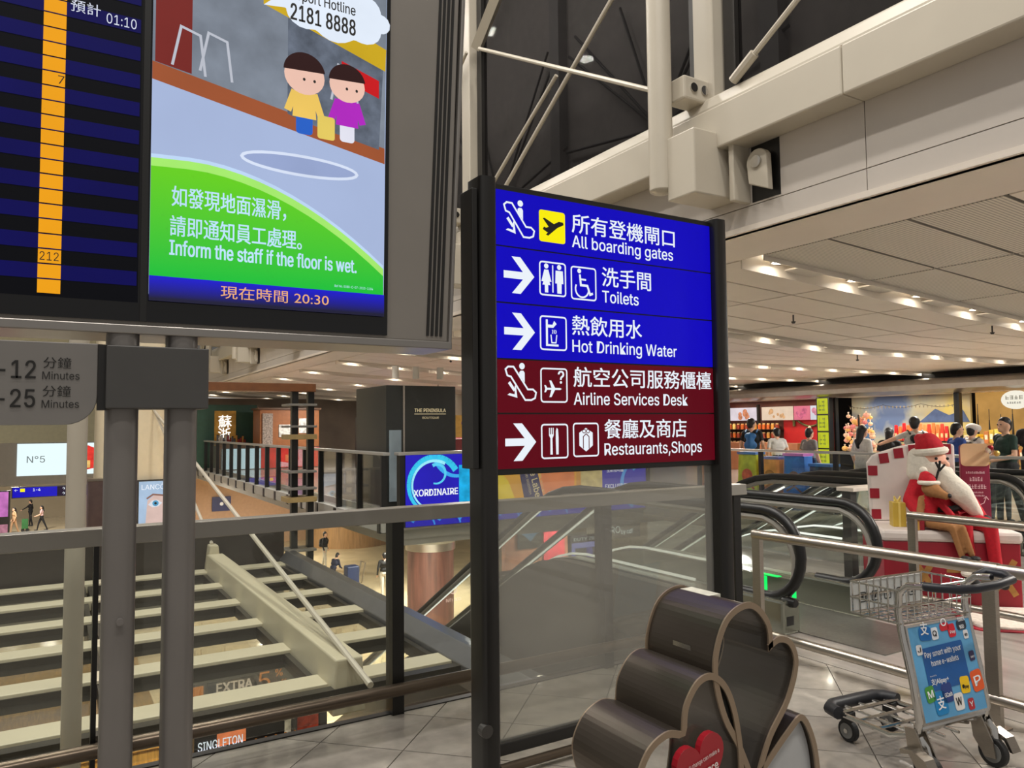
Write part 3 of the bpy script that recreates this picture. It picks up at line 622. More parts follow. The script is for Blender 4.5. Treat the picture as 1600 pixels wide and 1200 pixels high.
text('LANCÔME', FP, 2.24, -.17, .2, mat('poster_text', (245, 248, 255), emit=1.0), pst, w=.9, c=.085)
bs = thing('metal_bollard_box', (1.1, 24.2, -5), 'brushed purple-grey metal cabinet in front of the cream column', 'cabinet')
MB().prism(FG, rrect(.82, 24.2, 1.36, 24.7, .06), -5, .18).build('body', mat('cabinet_metal', (120, 104, 104), .3, .8, var=.08), bs, bevel=.01)
MB().box(.8, 24.18, .18, 1.38, 24.72, .24).build('lid', steel, bs)

# ------------------------------------------------------------------ escalators going down
K0, SL = 7.1, math.tan(math.radians(30))
def ez(y): return 0.0 if y < K0 - .5 else (-(y - K0) * SL if y > K0 + .5 else -((y - K0 + .5) ** 2) * SL / 2.0)
YE = K0 + 5 / SL
def path(y0, y1, h, n=40): return [(y0 + (y1 - y0) * i / n, ez(y0 + (y1 - y0) * i / n) + h) for i in range(n + 1)]
strip_w = mat('balustrade_light', (246, 244, 236), emit=1.3)
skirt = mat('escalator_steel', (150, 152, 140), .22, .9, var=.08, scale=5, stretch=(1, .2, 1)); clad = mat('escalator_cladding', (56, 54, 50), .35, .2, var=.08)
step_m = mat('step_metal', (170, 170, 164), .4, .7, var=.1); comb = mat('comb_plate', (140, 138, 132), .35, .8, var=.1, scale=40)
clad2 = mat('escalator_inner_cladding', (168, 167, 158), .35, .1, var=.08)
def escalator(xa, xb, yn, label, near):
    e = thing('escalator', ((xa + xb) / 2, yn, 0), label, 'escalator')
    for x, sgn in ((xa, -1), (xb, 1)):
        FE = Fr((x, 0, 0), (0, 1, 0), (0, 0, 1))          # a = Y, b = Z, n = +X
        rad = .34; top = .93
        arc = [(yn + rad - rad * math.sin(t), top - rad + rad * math.cos(t)) for t in [math.pi * k / 14 for k in range(15)]]
        hp = [(yn + rad + .25, top - 2 * rad), (yn + rad + .12, top - 2 * rad)] + arc[::-1] + path(yn + rad + .2, YE, top)
        MB().tube([(x, a, b_) for a, b_ in hp], .042, 10).build('handrail', black, e, smooth=True)
        ip = arc[::-1] + path(yn + rad + .2, YE, top)
        MB().tube([(x, a + (.05 if a < yn + rad else 0), b_ - .065) for a, b_ in ip[2:]], .03, 8).build('handrail_guide', railm, e, smooth=True)
        MB().tube([(x - sgn * .035, a, b_ - .085) for a, b_ in path(K0 + .2, YE, top)], .014, 6).build('light_strip', strip_w, e)
        lo = path(yn + .3, YE, .2); hi = path(yn + rad + .0, YE, top - .07)
        cuts = [0, 7, 14, 21, 28, 34, 40]
        for i, j in zip(cuts, cuts[1:]):
            poly = lo[i:j + 1] + hi[i:j + 1][::-1]
            if i == 0: poly = lo[:j + 1] + hi[1:j + 1][::-1] + [(yn + .16, .8), (yn + .07, .55), (yn + .15, .3)]
            MB().prism(FE, poly, -.006, .006).build('glass_panel', glass_far, e)
        MB().prism(FE, path(yn + .3, YE, .2) + path(yn + .3, YE, -.02)[::-1], -.09, .09).build('deck', skirt, e)
        MB().tube([(x - sgn * .075, a, b_) for a, b_ in path(yn + 1.2, YE, .225)], .014, 6).build('skirt_light', strip_w, e)
        MB().box(x - .1, yn + .1, 0, x + .1, yn + .75, .26).build('newel_box', skirt, e, bevel=.02)
        MB().box(x - .06, yn + .098, .07, x + .02, yn + .102, .14).build('inspection_hatch', dark, e)
        MB().cyl((x, yn + .16, .24), (x, yn + .06, .24), .05, .03, n=12).build('handrail_inlet', black, e)
    FE = Fr((xa - .1, 0, 0), (0, 1, 0), (0, 0, 1))
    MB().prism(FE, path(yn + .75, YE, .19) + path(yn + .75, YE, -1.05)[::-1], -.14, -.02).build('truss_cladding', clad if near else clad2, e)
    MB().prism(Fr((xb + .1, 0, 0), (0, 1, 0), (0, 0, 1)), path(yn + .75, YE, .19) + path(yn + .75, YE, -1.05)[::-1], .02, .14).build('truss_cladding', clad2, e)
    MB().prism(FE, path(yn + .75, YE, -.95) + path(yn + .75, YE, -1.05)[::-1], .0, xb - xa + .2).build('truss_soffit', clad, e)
    MB().box(xa + .09, yn - .6, 0, xb - .09, K0 - 1.6, .008).build('comb_plate', comb, e)
    sm = MB().box(-(xb - xa) / 2 + .1, 0, -.2, (xb - xa) / 2 - .1, .395, 0).mesh('step', step_m)
    y = K0 - 1.6
    while y < YE - .3:
        o = link('step', sm, e); o.location = ((xa + xb) / 2, y, round(ez(y + .2), 3)); y += .4
    return e
e1 = escalator(4.87, 5.83, 3.83, 'escalator with glass sides beside the steel handrail, painted green reflections on its skirt', True)
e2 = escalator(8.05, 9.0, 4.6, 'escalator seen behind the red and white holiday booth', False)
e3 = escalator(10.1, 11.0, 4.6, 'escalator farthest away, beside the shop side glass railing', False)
for xa_, xb_ in ((5.99, 7.85), (9.17, 9.91)):
    tag(MB().prism(Fr((xa_, 0, 0), (0, 1, 0), (0, 0, 1)), path(7.0, YE, .0) + path(7.0, YE, -.3)[::-1], 0, xb_ - xa_).build('trim_deck', mat('deck_paint', (176, 174, 166), .4, var=.06)), kind='structure')
gb = thing('glass_barrier', (7.5, 5.0, 0), 'short glass barrier with dark post and pale top behind the red plinth', 'barrier')
MB().box(7.1, 4.95, 0, 7.2, 5.05, .9).build('post', greym, gb); MB().box(7.08, 4.9, .9, 7.86, 5.1, .94).build('top_plate', soff, gb, bevel=.005); MB().box(7.22, 4.994, .05, 7.84, 5.006, .9).build('glass_pane', glass_far, gb)
grl = mat('green_reflection_glow', (20, 226, 96), emit=1.4)  # glowing green boxes stand in for the reflection of a green light
for (y, z, h) in ((4.9, .06, .13), (4.55, .03, .14)): MB().box(5.735, y, z, 5.745, y + .07, z + h).build('green_reflection', grl, e1)
MB().box(5.70, 4.75, .205, 5.76, 5.0, .212).build('green_reflection', grl, e1)
MB().cyl((5.83, 4.02, .262), (5.83, 4.02, .268), .06, n=16).build('warning_sticker', mat('sticker_red', (214, 60, 40), .5, var=.3, scale=20), e1)

# ------------------------------------------------------------------ tubular handrails by the escalator
def handrail(x, ys, y1, label, z1=.83):
    h = thing('tube_handrail', (x, ys[0], 0), label, 'handrail')
    for k, y in enumerate(ys):
        MB().box(x - .02, y - .035, 0, x + .02, y + .035, z1).build('post', steel, h, bevel=.003)
        MB().box(x - .05, y - .06, 0, x + .05, y + .06, .008).build('foot_plate', steel, h)
    MB().tube([(x, ys[0] + .03, z1), (x, y1, z1)], .034, 14).build('top_tube', steel, h, smooth=True)
    MB().tube([(x, ys[0], .15), (x, y1, .15)], .03, 14).build('lower_tube', steel, h, smooth=True)
    for y in ys[1:]: MB().cyl((x, y - .05, z1), (x, y + .05, z1), .037, n=14).build('sleeve', steel, h, smooth=True)
    return h
handrail(4.29, [3.74, 2.18, .6], -1.5, 'steel tube handrail running behind the luggage trolley')
handrail(6.2, [3.75, 2.0, .3], -1.5, 'steel tube handrail in front of the bearded doll booth')

# ------------------------------------------------------------------ charity collection box
cb_ = thing('donation_box', (1.85, 1.85, 0), 'bronze heart-lobed charity collection box with clear fronts and a small red heart', 'donation box')
D = FX(1.7); bz = mat('bronze_sheet', (92, 84, 76), .34, .8, var=.05); bze = mat('bronze_edge', (150, 132, 112), .4, .5, var=.04)
def curve(pts, n=6):                       # closed Catmull-Rom; ('c', a, b) is a sharp corner
    out = []; N = len(pts)
    for i in range(N):
        p0, p1, p2, p3 = [V(pts[(i + k) % N][-2:]) for k in (-1, 0, 1, 2)]
        if len(pts[i]) == 3: p0 = p1
        if len(pts[(i + 1) % N]) == 3: p3 = p2
        for k in range(n):
            t = k / n; out.append(tuple(.5 * ((2 * p1) + (p2 - p0) * t + (2 * p0 - 5 * p1 + 4 * p2 - p3) * t * t + (3 * p1 - p0 - 3 * p2 + p3) * t ** 3)))
    return out
def inset(poly, d):
    out = []; N = len(poly)
    for i in range(N):
        a, b_, c = V(poly[i - 1]), V(poly[i]), V(poly[(i + 1) % N]); t = (c - a).normalized(); out.append(tuple(b_ + V((-t.y, t.x)) * d))
    return out
heart_a = curve([('c', 1.985, .885), (1.975, .97), (1.905, 1.032), (1.815, 1.01), (1.765, .93), (1.755, .84), (1.79, .72), (1.85, .62), ('c', 1.905, .5), (1.97, .62), (2.06, .72), (2.105, .82), (2.085, .885), (2.035, .905)])
heart_b = curve([('c', 1.597, .717), (1.61, .79), (1.665, .853), (1.735, .86), (1.80, .80), (1.84, .68), (1.85, .52), ('c', 1.80, .3), (1.62, .36), (1.47, .48), (1.42, .6), (1.46, .69), (1.535, .728)])
leaf = curve([('c', 1.92, .52), (2.06, .62), (2.14, .655), (2.2, .56), (2.22, .42), ('c', 2.2, .3), (2.02, .32)])
body_glass = glass('box_clear_front', (.84, .85, .85), veil=.05, refl=1.2)
for nm, hp, dep in (('heart_case', heart_a, .3), ('heart_case', heart_b, .3), ('leaf_case', leaf, .3)):
    hp = hp[::-1]; D = FX(1.7 if hp[0][0] > 1.7 else 1.697)
    cs = MB().band(D, hp, inset(hp, .012) if True else hp, -dep, 0).build(nm, bz, cb_)
    rim_o, rim_i = hp, inset(hp, .02)
    MB().band(D, rim_o, rim_i, 0, .006).build('rim', bze, cs); MB().band(D, rim_o, rim_i, -dep - .006, -dep).build('rim', bze, cs)
    if nm == 'leaf_case': MB().flat(D, inset(hp, .015), -.02).build('panel', mat('leaf_panel', (186, 188, 190), .3, var=.12, scale=3), cs)
    else: MB().flat(D, inset(hp, .015), -.01).build('clear_front', body_glass, cs)
rh = [(1.86 + .072 * 16 * math.sin(t) ** 3 / 16, .62 + .072 * (13 * math.cos(t) - 5 * math.cos(2 * t) - 2 * math.cos(3 * t) - math.cos(4 * t)) / 15) for t in [2 * math.pi * k / 40 for k in range(40)]]
def rot0(poly, a, b_, t): return [(a + (x - a) * math.cos(t) - (y - b_) * math.sin(t), b_ + (x - a) * math.sin(t) + (y - b_) * math.cos(t)) for x, y in poly]
red_h = MB().prism(D, rot0([(1.655 + (a - 1.86) * 1.35, .612 + (b_ - .62) * 1.35) for a, b_ in rh], 1.655, .612, .25), .008, .03).build('red_heart', mat('heart_red', (158, 30, 42), .3, var=.05), cb_, bevel=.006)
hw_ = mat('heart_text', (236, 228, 226), .5)
text('Small change can make a', D, 1.575, .607, .018, hw_, red_h, w=.15, c=.034, rot=.22); text('difference', D, 1.6, .568, .036, hw_, red_h, w=.12, c=.034, bold=.02, rot=.22)
MB().box(1.744, 1.8, .9, 1.756, 1.88, .915).build('coin_slot', chrome, cb_)
MB().box(1.88, 1.85, 1.034, 1.935, 1.985, 1.046).build('price_sticker', mat('sticker_paper', (214, 212, 196), .6, var=.15, scale=30), cb_)
MB().box(1.45, 1.72, 0, 2.18, 1.98, .32).build('pedestal', bz, cb_, bevel=.02)
# ------------------------------------------------------------------ luggage trolley
cart = thing('luggage_trolley', (3.585, 1.98, 0), 'chrome airport luggage trolley with a blue payment advert board', 'trolley')
fr_ = V((.11, .994, 0)); rr_ = V((.994, -.11, 0)); co = V((3.585, 1.975, 0))
def Q(r, f, z): return co + rr_ * r + fr_ * f + V((0, 0, z))
# wheels: two rear big ones with fork covers, two nose wheels
tyre = mat('wheel_rubber', (34, 34, 35), .6, var=.1); hub_m = mat('wheel_grey', (120, 120, 118), .45, var=.05)
for r, f, rad, nm in ((-.225, 0, .068, 'rear_wheel'), (.225, 0, .068, 'rear_wheel'), (-.15, .5, .055, 'nose_wheel'), (.15, .5, .055, 'nose_wheel')):
    a = V(rr_)
    wh = MB().cyl(Q(r - .016, f, rad), Q(r + .016, f, rad), rad, n=28).build(nm, tyre, cart, bevel=.006)
    MB().cyl(Q(r - .019, f, rad), Q(r + .019, f, rad), rad * .68, n=24).build('hub', hub_m, wh)
    MB().cyl(Q(r - .024, f, rad), Q(r + .024, f, rad), .012, n=10).build('axle', chrome, wh)
    if f == 0:
        FW = Fr(Q(r + (.03 if r > 0 else -.03), 0, 0), -fr_, (0, 0, 1))
        pl = [(-.02, .045), (.03, .05), (.02, .12), (-.04, .24), (-.09, .235), (-.075, .12)]
        MB().prism(FW, pl, -.004, .004).build('fork_plate', steel, wh)
        FW2 = Fr(Q(r - (.03 if r > 0 else -.03), 0, 0), -fr_, (0, 0, 1)); MB().prism(FW2, pl, -.004, .004).build('fork_plate', steel, wh)
        MB().prism(FW, [(-.075, .13), (-.03, .145), (.035, .125), (.06, .08), (.075, .08), (.045, .14), (-.02, .165), (-.08, .15)], -.055 if r > 0 else -.005, .005 if r > 0 else .055).build('mud_guard', steel, wh)
# side frames: from fork up to the handle
for s_ in (-1, 1):
    r = .235 * s_
    pts = [Q(r, .1, .19), Q(r, .05, .2), Q(r, .03, .27), Q(r, .06, .45), Q(r, .1, .62), Q(r, .12, .74), Q(r, .11, .83), Q(r, .06, .87), Q(r, -.02, .88)]
    MB().tube(pts, .017, 10).build('side_tube', chrome, cart, smooth=True)
    MB().tube([Q(r * .93, .06, .2), Q(r * .9, .2, .15), Q(r * .8, .56, .14)], .014, 8).build('platform_side', chrome, cart, smooth=True)
    MB().tube([Q(r, .03, .2), Q(r, .0, .17), Q(r * .97, -.01, .12)], .016, 8).build('fork_tube', chrome, cart, smooth=True)
hb = [Q(-.235, .0, .88), Q(-.2, -.05, .878), Q(-.12, -.1, .872), Q(-.03, -.12, .87), Q(.12, -.12, .872), Q(.26, -.1, .88), Q(.32, -.03, .885), Q(.3, .05, .89), Q(.235, .06, .87)]
MB().tube(hb, .02, 10).build('handle_grip', mat('grip_black', (22, 24, 34), .45, var=.1), cart, smooth=True)
# basket of chrome wire
wire = []
bk = MB(); z0_, z1_ = .69, .84
def bq(r, f, z): return Q(r, f, z)
for z in (z0_, .765, z1_):
    bk.tube([bq(-.25, .1, z), bq(-.26, .36, z), bq(.26, .36, z), bq(.25, .1, z)], .0055, 6, closed=True)
for k in range(11):
    r = -.25 + .05 * k; bk.tube([bq(r, .1, z1_), bq(r, .1, z0_), bq(r, .36, z0_), bq(r, .36, z1_)], .0035, 5)
for k in range(1, 5):
    f = .1 + .052 * k; bk.tube([bq(-.26, f, z1_), bq(-.26, f, z0_), bq(.26, f, z0_), bq(.26, f, z1_)], .0035, 5)
bk.build('basket', chrome, cart, smooth=True)
FBk = Fr(Q(0, .37, 0), rr_, (0, 0, 1))
bp_ = MB().fbox(FBk, -.25, .69, -.004, .25, .83, .004).build('basket_plate', mat('plate_pale', (206, 206, 202), .5, var=.05), cart)
for k in range(5):
    a = -.2 + .09 * k; MB().line(FBk, rrect(a, .73, a + .045, .775, .006, 3), .005, .006, closed=True).flat(FBk, rect(a + .014, .742, a + .03, .762), .006).build('safety_icon', blk, bp_)
# advert board between the side tubes
ub = (V((0, 0, .40)) + fr_ * .075).normalized()
FBd = Fr(Q(0, .022, .265), rr_, ub)
bd = MB().fbox(FBd, -.215, 0, -.006, .215, .41, .006).build('advert_board', mat('advert_sky', (92, 160, 206), .35, var=.1, scale=5), cart)
MB().band(FBd, rect(-.225, -.012, .225, .42), rect(-.215, 0, .215, .41), -.008, .008).build('board_frame', chrome, cart)
def pr(name, poly, col, c=.0075, par=bd): return MB().flat(FBd, poly, c).build(name, mat('print_%d_%d_%d' % col, col, .4, var=.04), par)
def rot(poly, a, b_, t): return [(a + (x - a) * math.cos(t) - (y - b_) * math.sin(t), b_ + (x - a) * math.sin(t) + (y - b_) * math.cos(t)) for x, y in poly]
pr('blue_card', rot(rrect(-.15, .125, .135, .315, .012), 0, .22, .03), (22, 88, 158), .008)
pw = mat('print_white', (240, 242, 246), .45)
text('Pay smart with your', FBd, -.14, .268, .034, pw, bd, w=.255, c=.0095, bold=.008, rot=.03); text('home e-wallets', FBd, -.105, .228, .034, pw, bd, w=.19, c=.0095, bold=.008, rot=.03)
text('支|Alipay+', FBd, -.13, .15, .03, pw, bd, w=.12, c=.0095, bold=.015, rot=.03)
text('Powered by', FBd, -.13, .184, .008, pw, bd, c=.0095, rot=.03)
for a, b_, s_, t_, col, tx, tc_ in ((-.15, .345, .1, -.15, (18, 104, 178), '支', 1), (-.065, .338, .055, .1, (226, 230, 238), 'Q', 0), (.0, .37, .075, .1, (196, 34, 48), 'O', 1), (.055, .335, .06, .2, (206, 30, 50), 'Pay', 1), (.12, .36, .08, .12, (40, 48, 62), "TOUCH\n'NGO", 1), (.155, .318, .04, .1, (230, 230, 232), 'e', 0), (-.185, .285, .045, 0, (232, 232, 234), 'J', 0), (.165, .215, .045, .2, (44, 38, 84), 'PAY', 1),
        (-.175, .075, .07, .3, (70, 146, 60), 'M', 1), (-.07, .06, .085, .15, (38, 62, 128), 'GCash', 1), (.06, .085, .075, -.1, (244, 200, 20), '●pay', 0), (.15, .075, .095, .35, (226, 92, 40), 'P', 1), (-.13, .015, .1, .1, (22, 128, 190), '支', 1), (.0, .018, .075, .05, (230, 226, 222), 'W', 0), (.09, .008, .05, .1, (180, 40, 50), 'Y', 1)):
    pr('app_badge', rot(rrect(a, max(.004, b_), a + s_ * .85, min(.406, b_ + s_), s_ * .18, 4), a, b_, t_ * .4), col, .0085)
    L = max(len(q) for q in tx.split('\n'))
    text(tx, FBd, a + s_ * .14, b_ + s_ * (.3 if '\n' not in tx else .5), s_ * (.62 if L == 1 else .3), pw if tc_ else blk, bd, w=s_ * (.5 if L == 1 else .6), c=.0102, bold=.02, rot=t_ * .4)
# cross members and low platform
MB().tube([Q(-.22, .04, .235), Q(.22, .04, .235)], .014, 8).tube([Q(-.2, .06, .2), Q(-.05, .1, .21), Q(.05, .1, .21), Q(.2, .06, .2)], .01, 8).tube([Q(-.15, .07, .19), Q(0, .04, .235), Q(.15, .07, .19)], .008, 6).build('cross_bar', chrome, cart, smooth=True)
pf = MB()
for k in range(4): pf.tube([Q(-.2, .16 + .11 * k, .155), Q(.2, .16 + .11 * k, .155)], .008, 6)
for k in range(3): pf.tube([Q(-.1 + .1 * k, .08, .15), Q(-.1 + .1 * k, .56, .147)], .007, 6)
pf.build('platform_grid', chrome, cart, smooth=True)
MB().tube([Q(-.215, .5, .15), Q(-.2, .57, .15), Q(-.15, .6, .15), Q(.15, .6, .15), Q(.2, .57, .15), Q(.215, .5, .15)], .032, 10).build('nose_bumper', mat('bumper_black', (30, 31, 36), .5, var=.1), cart, smooth=True)
for r in (-.15, .15): MB().box(*(min(Q(r - .02, .47, .1)[i], Q(r + .02, .53, .15)[i]) for i in range(3)), *(max(Q(r - .02, .47, .1)[i], Q(r + .02, .53, .15)[i]) for i in range(3))).build('caster_housing', black, cart, bevel=.004)
# ------------------------------------------------------------------ soft bodies: joined limbs, remeshed to one skin
import numpy as np
def blob(name, prims, mats, parent=None, voxel=.02, smooth=4):
    """prims: (p0, r0, p1, r1, mat_index[, (sx,sy,sz)]) tapered limbs in world space -> one continuous mesh"""
    mb = MB()
    for q in prims:
        p0, r0, p1, r1 = V(q[0]), q[1], V(q[2]), q[3]; sc3 = q[5] if len(q) > 5 else (1, 1, 1)
        if (p1 - p0).length < 1e-5: mb.ball(p0, r0, *sc3, n=16)
        else:
            k = max(2, min(10, int((p1 - p0).length / max(.4 * min(r0, r1), .004))))
            mb.cyl(p0, p1, r0, r1, n=14); mb.ball(p0, r0, n=14); mb.ball(p1, r1, n=14)
    me = mb.mesh(name, mats[0]); o = bpy.data.objects.new(name, me); C.objects.link(o)
    r = o.modifiers.new('r', 'REMESH'); r.mode = 'VOXEL'; r.voxel_size = voxel
    s = o.modifiers.new('s', 'SMOOTH'); s.iterations = smooth; s.factor = .5
    dg = bpy.context.evaluated_depsgraph_get(); nm = bpy.data.meshes.new_from_object(o.evaluated_get(dg)); bpy.data.objects.remove(o); bpy.data.meshes.remove(me)
    nm.name = name; nm.materials.clear()
    for m in mats: nm.materials.append(m)
    n = len(nm.polygons); ce = np.empty(n * 3); nm.polygons.foreach_get('center', ce); ce = ce.reshape(-1, 3)
    best = np.full(n, 1e9); idx = np.zeros(n, int)
    for q in prims:
        p0 = np.array(q[0], float); p1 = np.array(q[2], float); d = p1 - p0; L = d @ d
        if L < 1e-9:
            s3 = np.array(q[5] if len(q) > 5 else (1, 1, 1)); dist = (np.linalg.norm((ce - p0) / s3, axis=1) - q[1]) * s3.min()
        else:
            t = np.clip((ce - p0) @ d / L, 0, 1); dist = np.linalg.norm(ce - p0 - t[:, None] * d, axis=1) - (q[1] + (q[3] - q[1]) * t)
        k = dist < best; best[k] = dist[k]; idx[k] = q[4]
    nm.polygons.foreach_set('material_index', idx.astype(np.int32)); nm.polygons.foreach_set('use_smooth', np.ones(n, bool)); nm.update()
    return link(name, nm, parent)
cloth_cache = {}
def cl(rgb, rough=.8): return mat('cloth_%d_%d_%d' % rgb, rgb, rough, var=.1, scale=25)
skin_m = mat('skin', (214, 168, 140), .5, var=.04); hair_m = mat('hair_black', (22, 18, 17), .45, var=.2, scale=40)
def person(loc, head, h, label, top, legs, shoes=(40, 38, 38), arms=None, sleeves=.3, hair='short', lean=0.0, stride=0.12, bag=None, hat=None, group=None, headturn=0.0, face=True):
    """loc on floor, head = heading angle (0 = +Y, counter-clockwise), arms: [(elbow, hand) left, right] in body space (right, fwd, up) for a 1.7 m body"""
    k = h / 1.7; R = Matrix.Rotation(head, 3, 'Z'); base = V(loc)
    def B(x, y, z):
        y2 = y + max(0, z - .9) * math.tan(lean); return base + R @ V((x * k, y2 * k, z * k))
    t = thing('person', loc, label, 'person', group)
    P_ = []; 
    def add(a, r0, b_, r1, mi): P_.append((tuple(B(*a)), r0 * k, tuple(B(*b_)), r1 * k, mi))
    TOP, LEG, SK, SH = 0, 1, 2, 3
    add((-.07, 0, .95), .115, (.07, 0, .95), .115, LEG)
    add((-.05, 0, 1.08), .115, (.05, 0, 1.08), .115, TOP); add((-.08, .01, 1.25), .115, (.08, .01, 1.25), .115, TOP); add((-.14, 0, 1.39), .062, (.14, 0, 1.39), .062, TOP); add((-.05, 0, 1.3), .12, (.05, 0, 1.3), .12, TOP)
    add((0, -.005, 1.4), .058, (0, .012, 1.5), .05, SK)
    hc = (math.sin(headturn) * .012, .025, 1.59)
    P_.append((tuple(B(*hc)), .098 * k, tuple(B(*hc)), .098 * k, SK, (.8, .95, 1.18)))
    add((0, .07, 1.53), .045, (0, .075, 1.52), .045, SK)
    fx, fy = -math.sin(headturn), math.cos(headturn)
    add((hc[0] + fx * .105, hc[1] + fy * .105, 1.575), .013, (hc[0] + fx * .09, hc[1] + fy * .09, 1.605), .01, SK)
    for s_ in (-1, 1):
        add((s_ * .078 + hc[0], .02, 1.57), .016, (s_ * .08 + hc[0], .015, 1.6), .018, SK)
        st = stride * s_
        add((s_ * .09, 0, .93), .092, (s_ * .1, st * .6, .5), .062, LEG); add((s_ * .1, st * .6, .5), .058, (s_ * .1, st - .04, .1), .042, LEG)
        add((s_ * .1, st - .05, .045), .042, (s_ * .11, st + .12, .032), .034, SH)
        el, ha = (arms[0 if s_ < 0 else 1] if arms else ((s_ * .24, -.03, 1.13), (s_ * .25, .06, .9)))
        shd = (s_ * .17, 0, 1.385)
        mid = tuple(shd[i] + (el[i] - shd[i]) * (1 if sleeves > .6 else sleeves / .5 if sleeves < .5 else 1) for i in range(3))
        add(shd, .055, mid, .047, TOP)
        if sleeves <= .6: add(mid, .042, el, .038, SK)
        add(el, .04, ha, .03, TOP if sleeves > .8 else SK)
        d = V(ha) - V(el); d.normalize(); sd = d.cross(V((0, 0, 1)) if abs(d.z) < .9 else V((0, 1, 0))).normalized(); nn = sd.cross(d)
        pm_ = V(ha) + d * .05; add(ha, .026, tuple(pm_), .03, SK)
        for f_, ln in ((-1.5, .055), (-.5, .07), (.5, .068), (1.5, .052)):
            b0 = pm_ + sd * f_ * .014 + d * .015; b1 = b0 + d * ln * .55 + nn * .008; b2 = b1 + d * ln * .4 + nn * .022
            add(tuple(b0), .0105, tuple(b1), .0098, SK); add(tuple(b1), .0098, tuple(b2), .0088, SK)
        t0 = V(ha) + d * .015 + sd * .024; add(tuple(t0), .012, tuple(t0 + d * .04 + sd * .024 + nn * .012), .01, SK)
    mats = [cl(top), cl(legs), skin_m, cl(shoes, .5)]
    blob('body', P_, mats, t, voxel=.0125 * k, smooth=3)
    hp = [(tuple(B(hc[0] - fx * .018, hc[1] - fy * .018 , 1.622)), .1 * k, tuple(B(hc[0] - fx * .018, hc[1] - fy * .018, 1.622)), .1 * k, 0, (.86, .98, 1.02)), (tuple(B(hc[0] - fx * .05, hc[1] - fy * .05, 1.55)), .07 * k, tuple(B(hc[0] - fx * .04, hc[1] - fy * .04, 1.6)), .08 * k, 0)]
    if hair == 'long': hp += [(tuple(B(hc[0] - fx * .06, hc[1] - fy * .06, 1.6)), .08 * k, tuple(B(-fx * .1, -.09, 1.36)), .065 * k, 0), (tuple(B(-.03, -.1, 1.4)), .06 * k, tuple(B(0, -.11, 1.28)), .04 * k, 0)]
    if hat: 
        hp = hp[1:]
        MB().ball(B(hc[0], hc[1], 1.64), .112 * k, .95, 1.02, .75, n=16).cyl(B(hc[0] + fx * .05, hc[1] + fy * .05, 1.635), B(hc[0] + fx * .17, hc[1] + fy * .17, 1.62), .085 * k, .07 * k, n=12).build('cap', cl(hat), t, smooth=True)
    blob('hair', hp, [hair_m], t, voxel=.015 * k, smooth=2)
    if face:
        for s_ in (-1, 1): MB().ball(B(hc[0] + fx * .088 + s_ * .032 * fy, hc[1] + fy * .088 + s_ * .032 * -fx, 1.6), .011 * k, n=8).build('eye', blk, t)
        MB().ball(B(hc[0] + fx * .098, hc[1] + fy * .098, 1.54), .018 * k, 1.2, .5, .35, n=8).build('mouth', cl((150, 80, 76)), t)
    if bag:
        bcol, bw = bag
        bo = blob('backpack', [(tuple(B(-bw, -.17, 1.12)), .085 * k, tuple(B(bw, -.17, 1.12)), .085 * k, 0), (tuple(B(-bw, -.16, 1.32)), .07 * k, tuple(B(bw, -.16, 1.32)), .07 * k, 0), (tuple(B(0, -.18, 1.1)), .1 * k, tuple(B(0, -.17, 1.32)), .08 * k, 0)], [cl(bcol, .6)], t, voxel=.018 * k)
        MB().tube([B(-.12, -.12, 1.4), B(-.12, .03, 1.46), B(-.11, .13, 1.32), B(-.14, .08, 1.12)], .018 * k, 6).build('strap', cl(bcol, .6), bo); MB().tube([B(.12, -.12, 1.4), B(.12, .03, 1.46), B(.11, .13, 1.32), B(.14, .08, 1.12)], .018 * k, 6).build('strap', cl(bcol, .6), bo)
    return t
def marks(F, a, b, w_, h_, n, m, par, c=.003):       # lettering too small to read in the photograph: rows of strokes
    mb = MB(); g = w_ / n
    for k in range(n):
        x = a + g * k; q = g * .78
        for j in range(2 + (k * 7) % 2): mb.flat(F, rect(x, b + h_ * (.05 + .38 * j), x + q, b + h_ * (.2 + .38 * j)), c)
        mb.flat(F, rect(x + q * (.1 + .5 * ((k * 5) % 3) / 2), b, x + q * (.32 + .5 * ((k * 5) % 3) / 2), b + h_), c + .0004)
    return mb.build('lettering', m, par)
# ------------------------------------------------------------------ holiday booth with plush figures
O_ = V((6.36, 4.12, 0)); ux = V((.7, -.714, 0)); vx = V((.714, .7, 0))
def T(u, v, z): return O_ + ux * u + vx * v + V((0, 0, z))
def tt(u, v, z): return tuple(T(.92 * u - .13, v, z))
def td(u, v, z): return tuple(T(.92 * u - .02, v, z))
red_p = mat('booth_red', (150, 22, 42), .45, var=.06); wht_p = mat('booth_white', (222, 212, 206), .55, var=.04); gold_p = mat('booth_gold', (176, 130, 70), .4, .3, var=.15, scale=15)
mar_p = mat('booth_maroon', (128, 22, 56), .5, var=.05)
base = thing('red_plinth', T(.65, .45, 0), 'red holiday display plinth with a white snowy top and gold crosses', 'plinth')
def tbox(u0, v0, z0, u1, v1, z1): return MB().hexa([T(u0, v0, z0), T(u1, v0, z0), T(u1, v1, z0), T(u0, v1, z0), T(u0, v0, z1), T(u1, v0, z1), T(u1, v1, z1), T(u0, v1, z1)])
tbox(0, 0, 0, 1.08, .95, .56).build('box', red_p, base, bevel=.01)
tbox(-.02, -.02, .56, 1.1, .97, .66).build('snow_top', wht_p, base, bevel=.03)
FT = Fr(T(0, 0, 0), ux, (0, 0, 1))
for a in (.32, .94):
    MB().line(FT, [(a - .09, .12), (a + .09, .42)], .05, .004).line(FT, [(a + .09, .12), (a - .09, .42)], .05, .006).build('gold_cross', gold_p, base)
tbox(.5, -.005, .3, .62, 0, .4).build('gold_patch', gold_p, base)
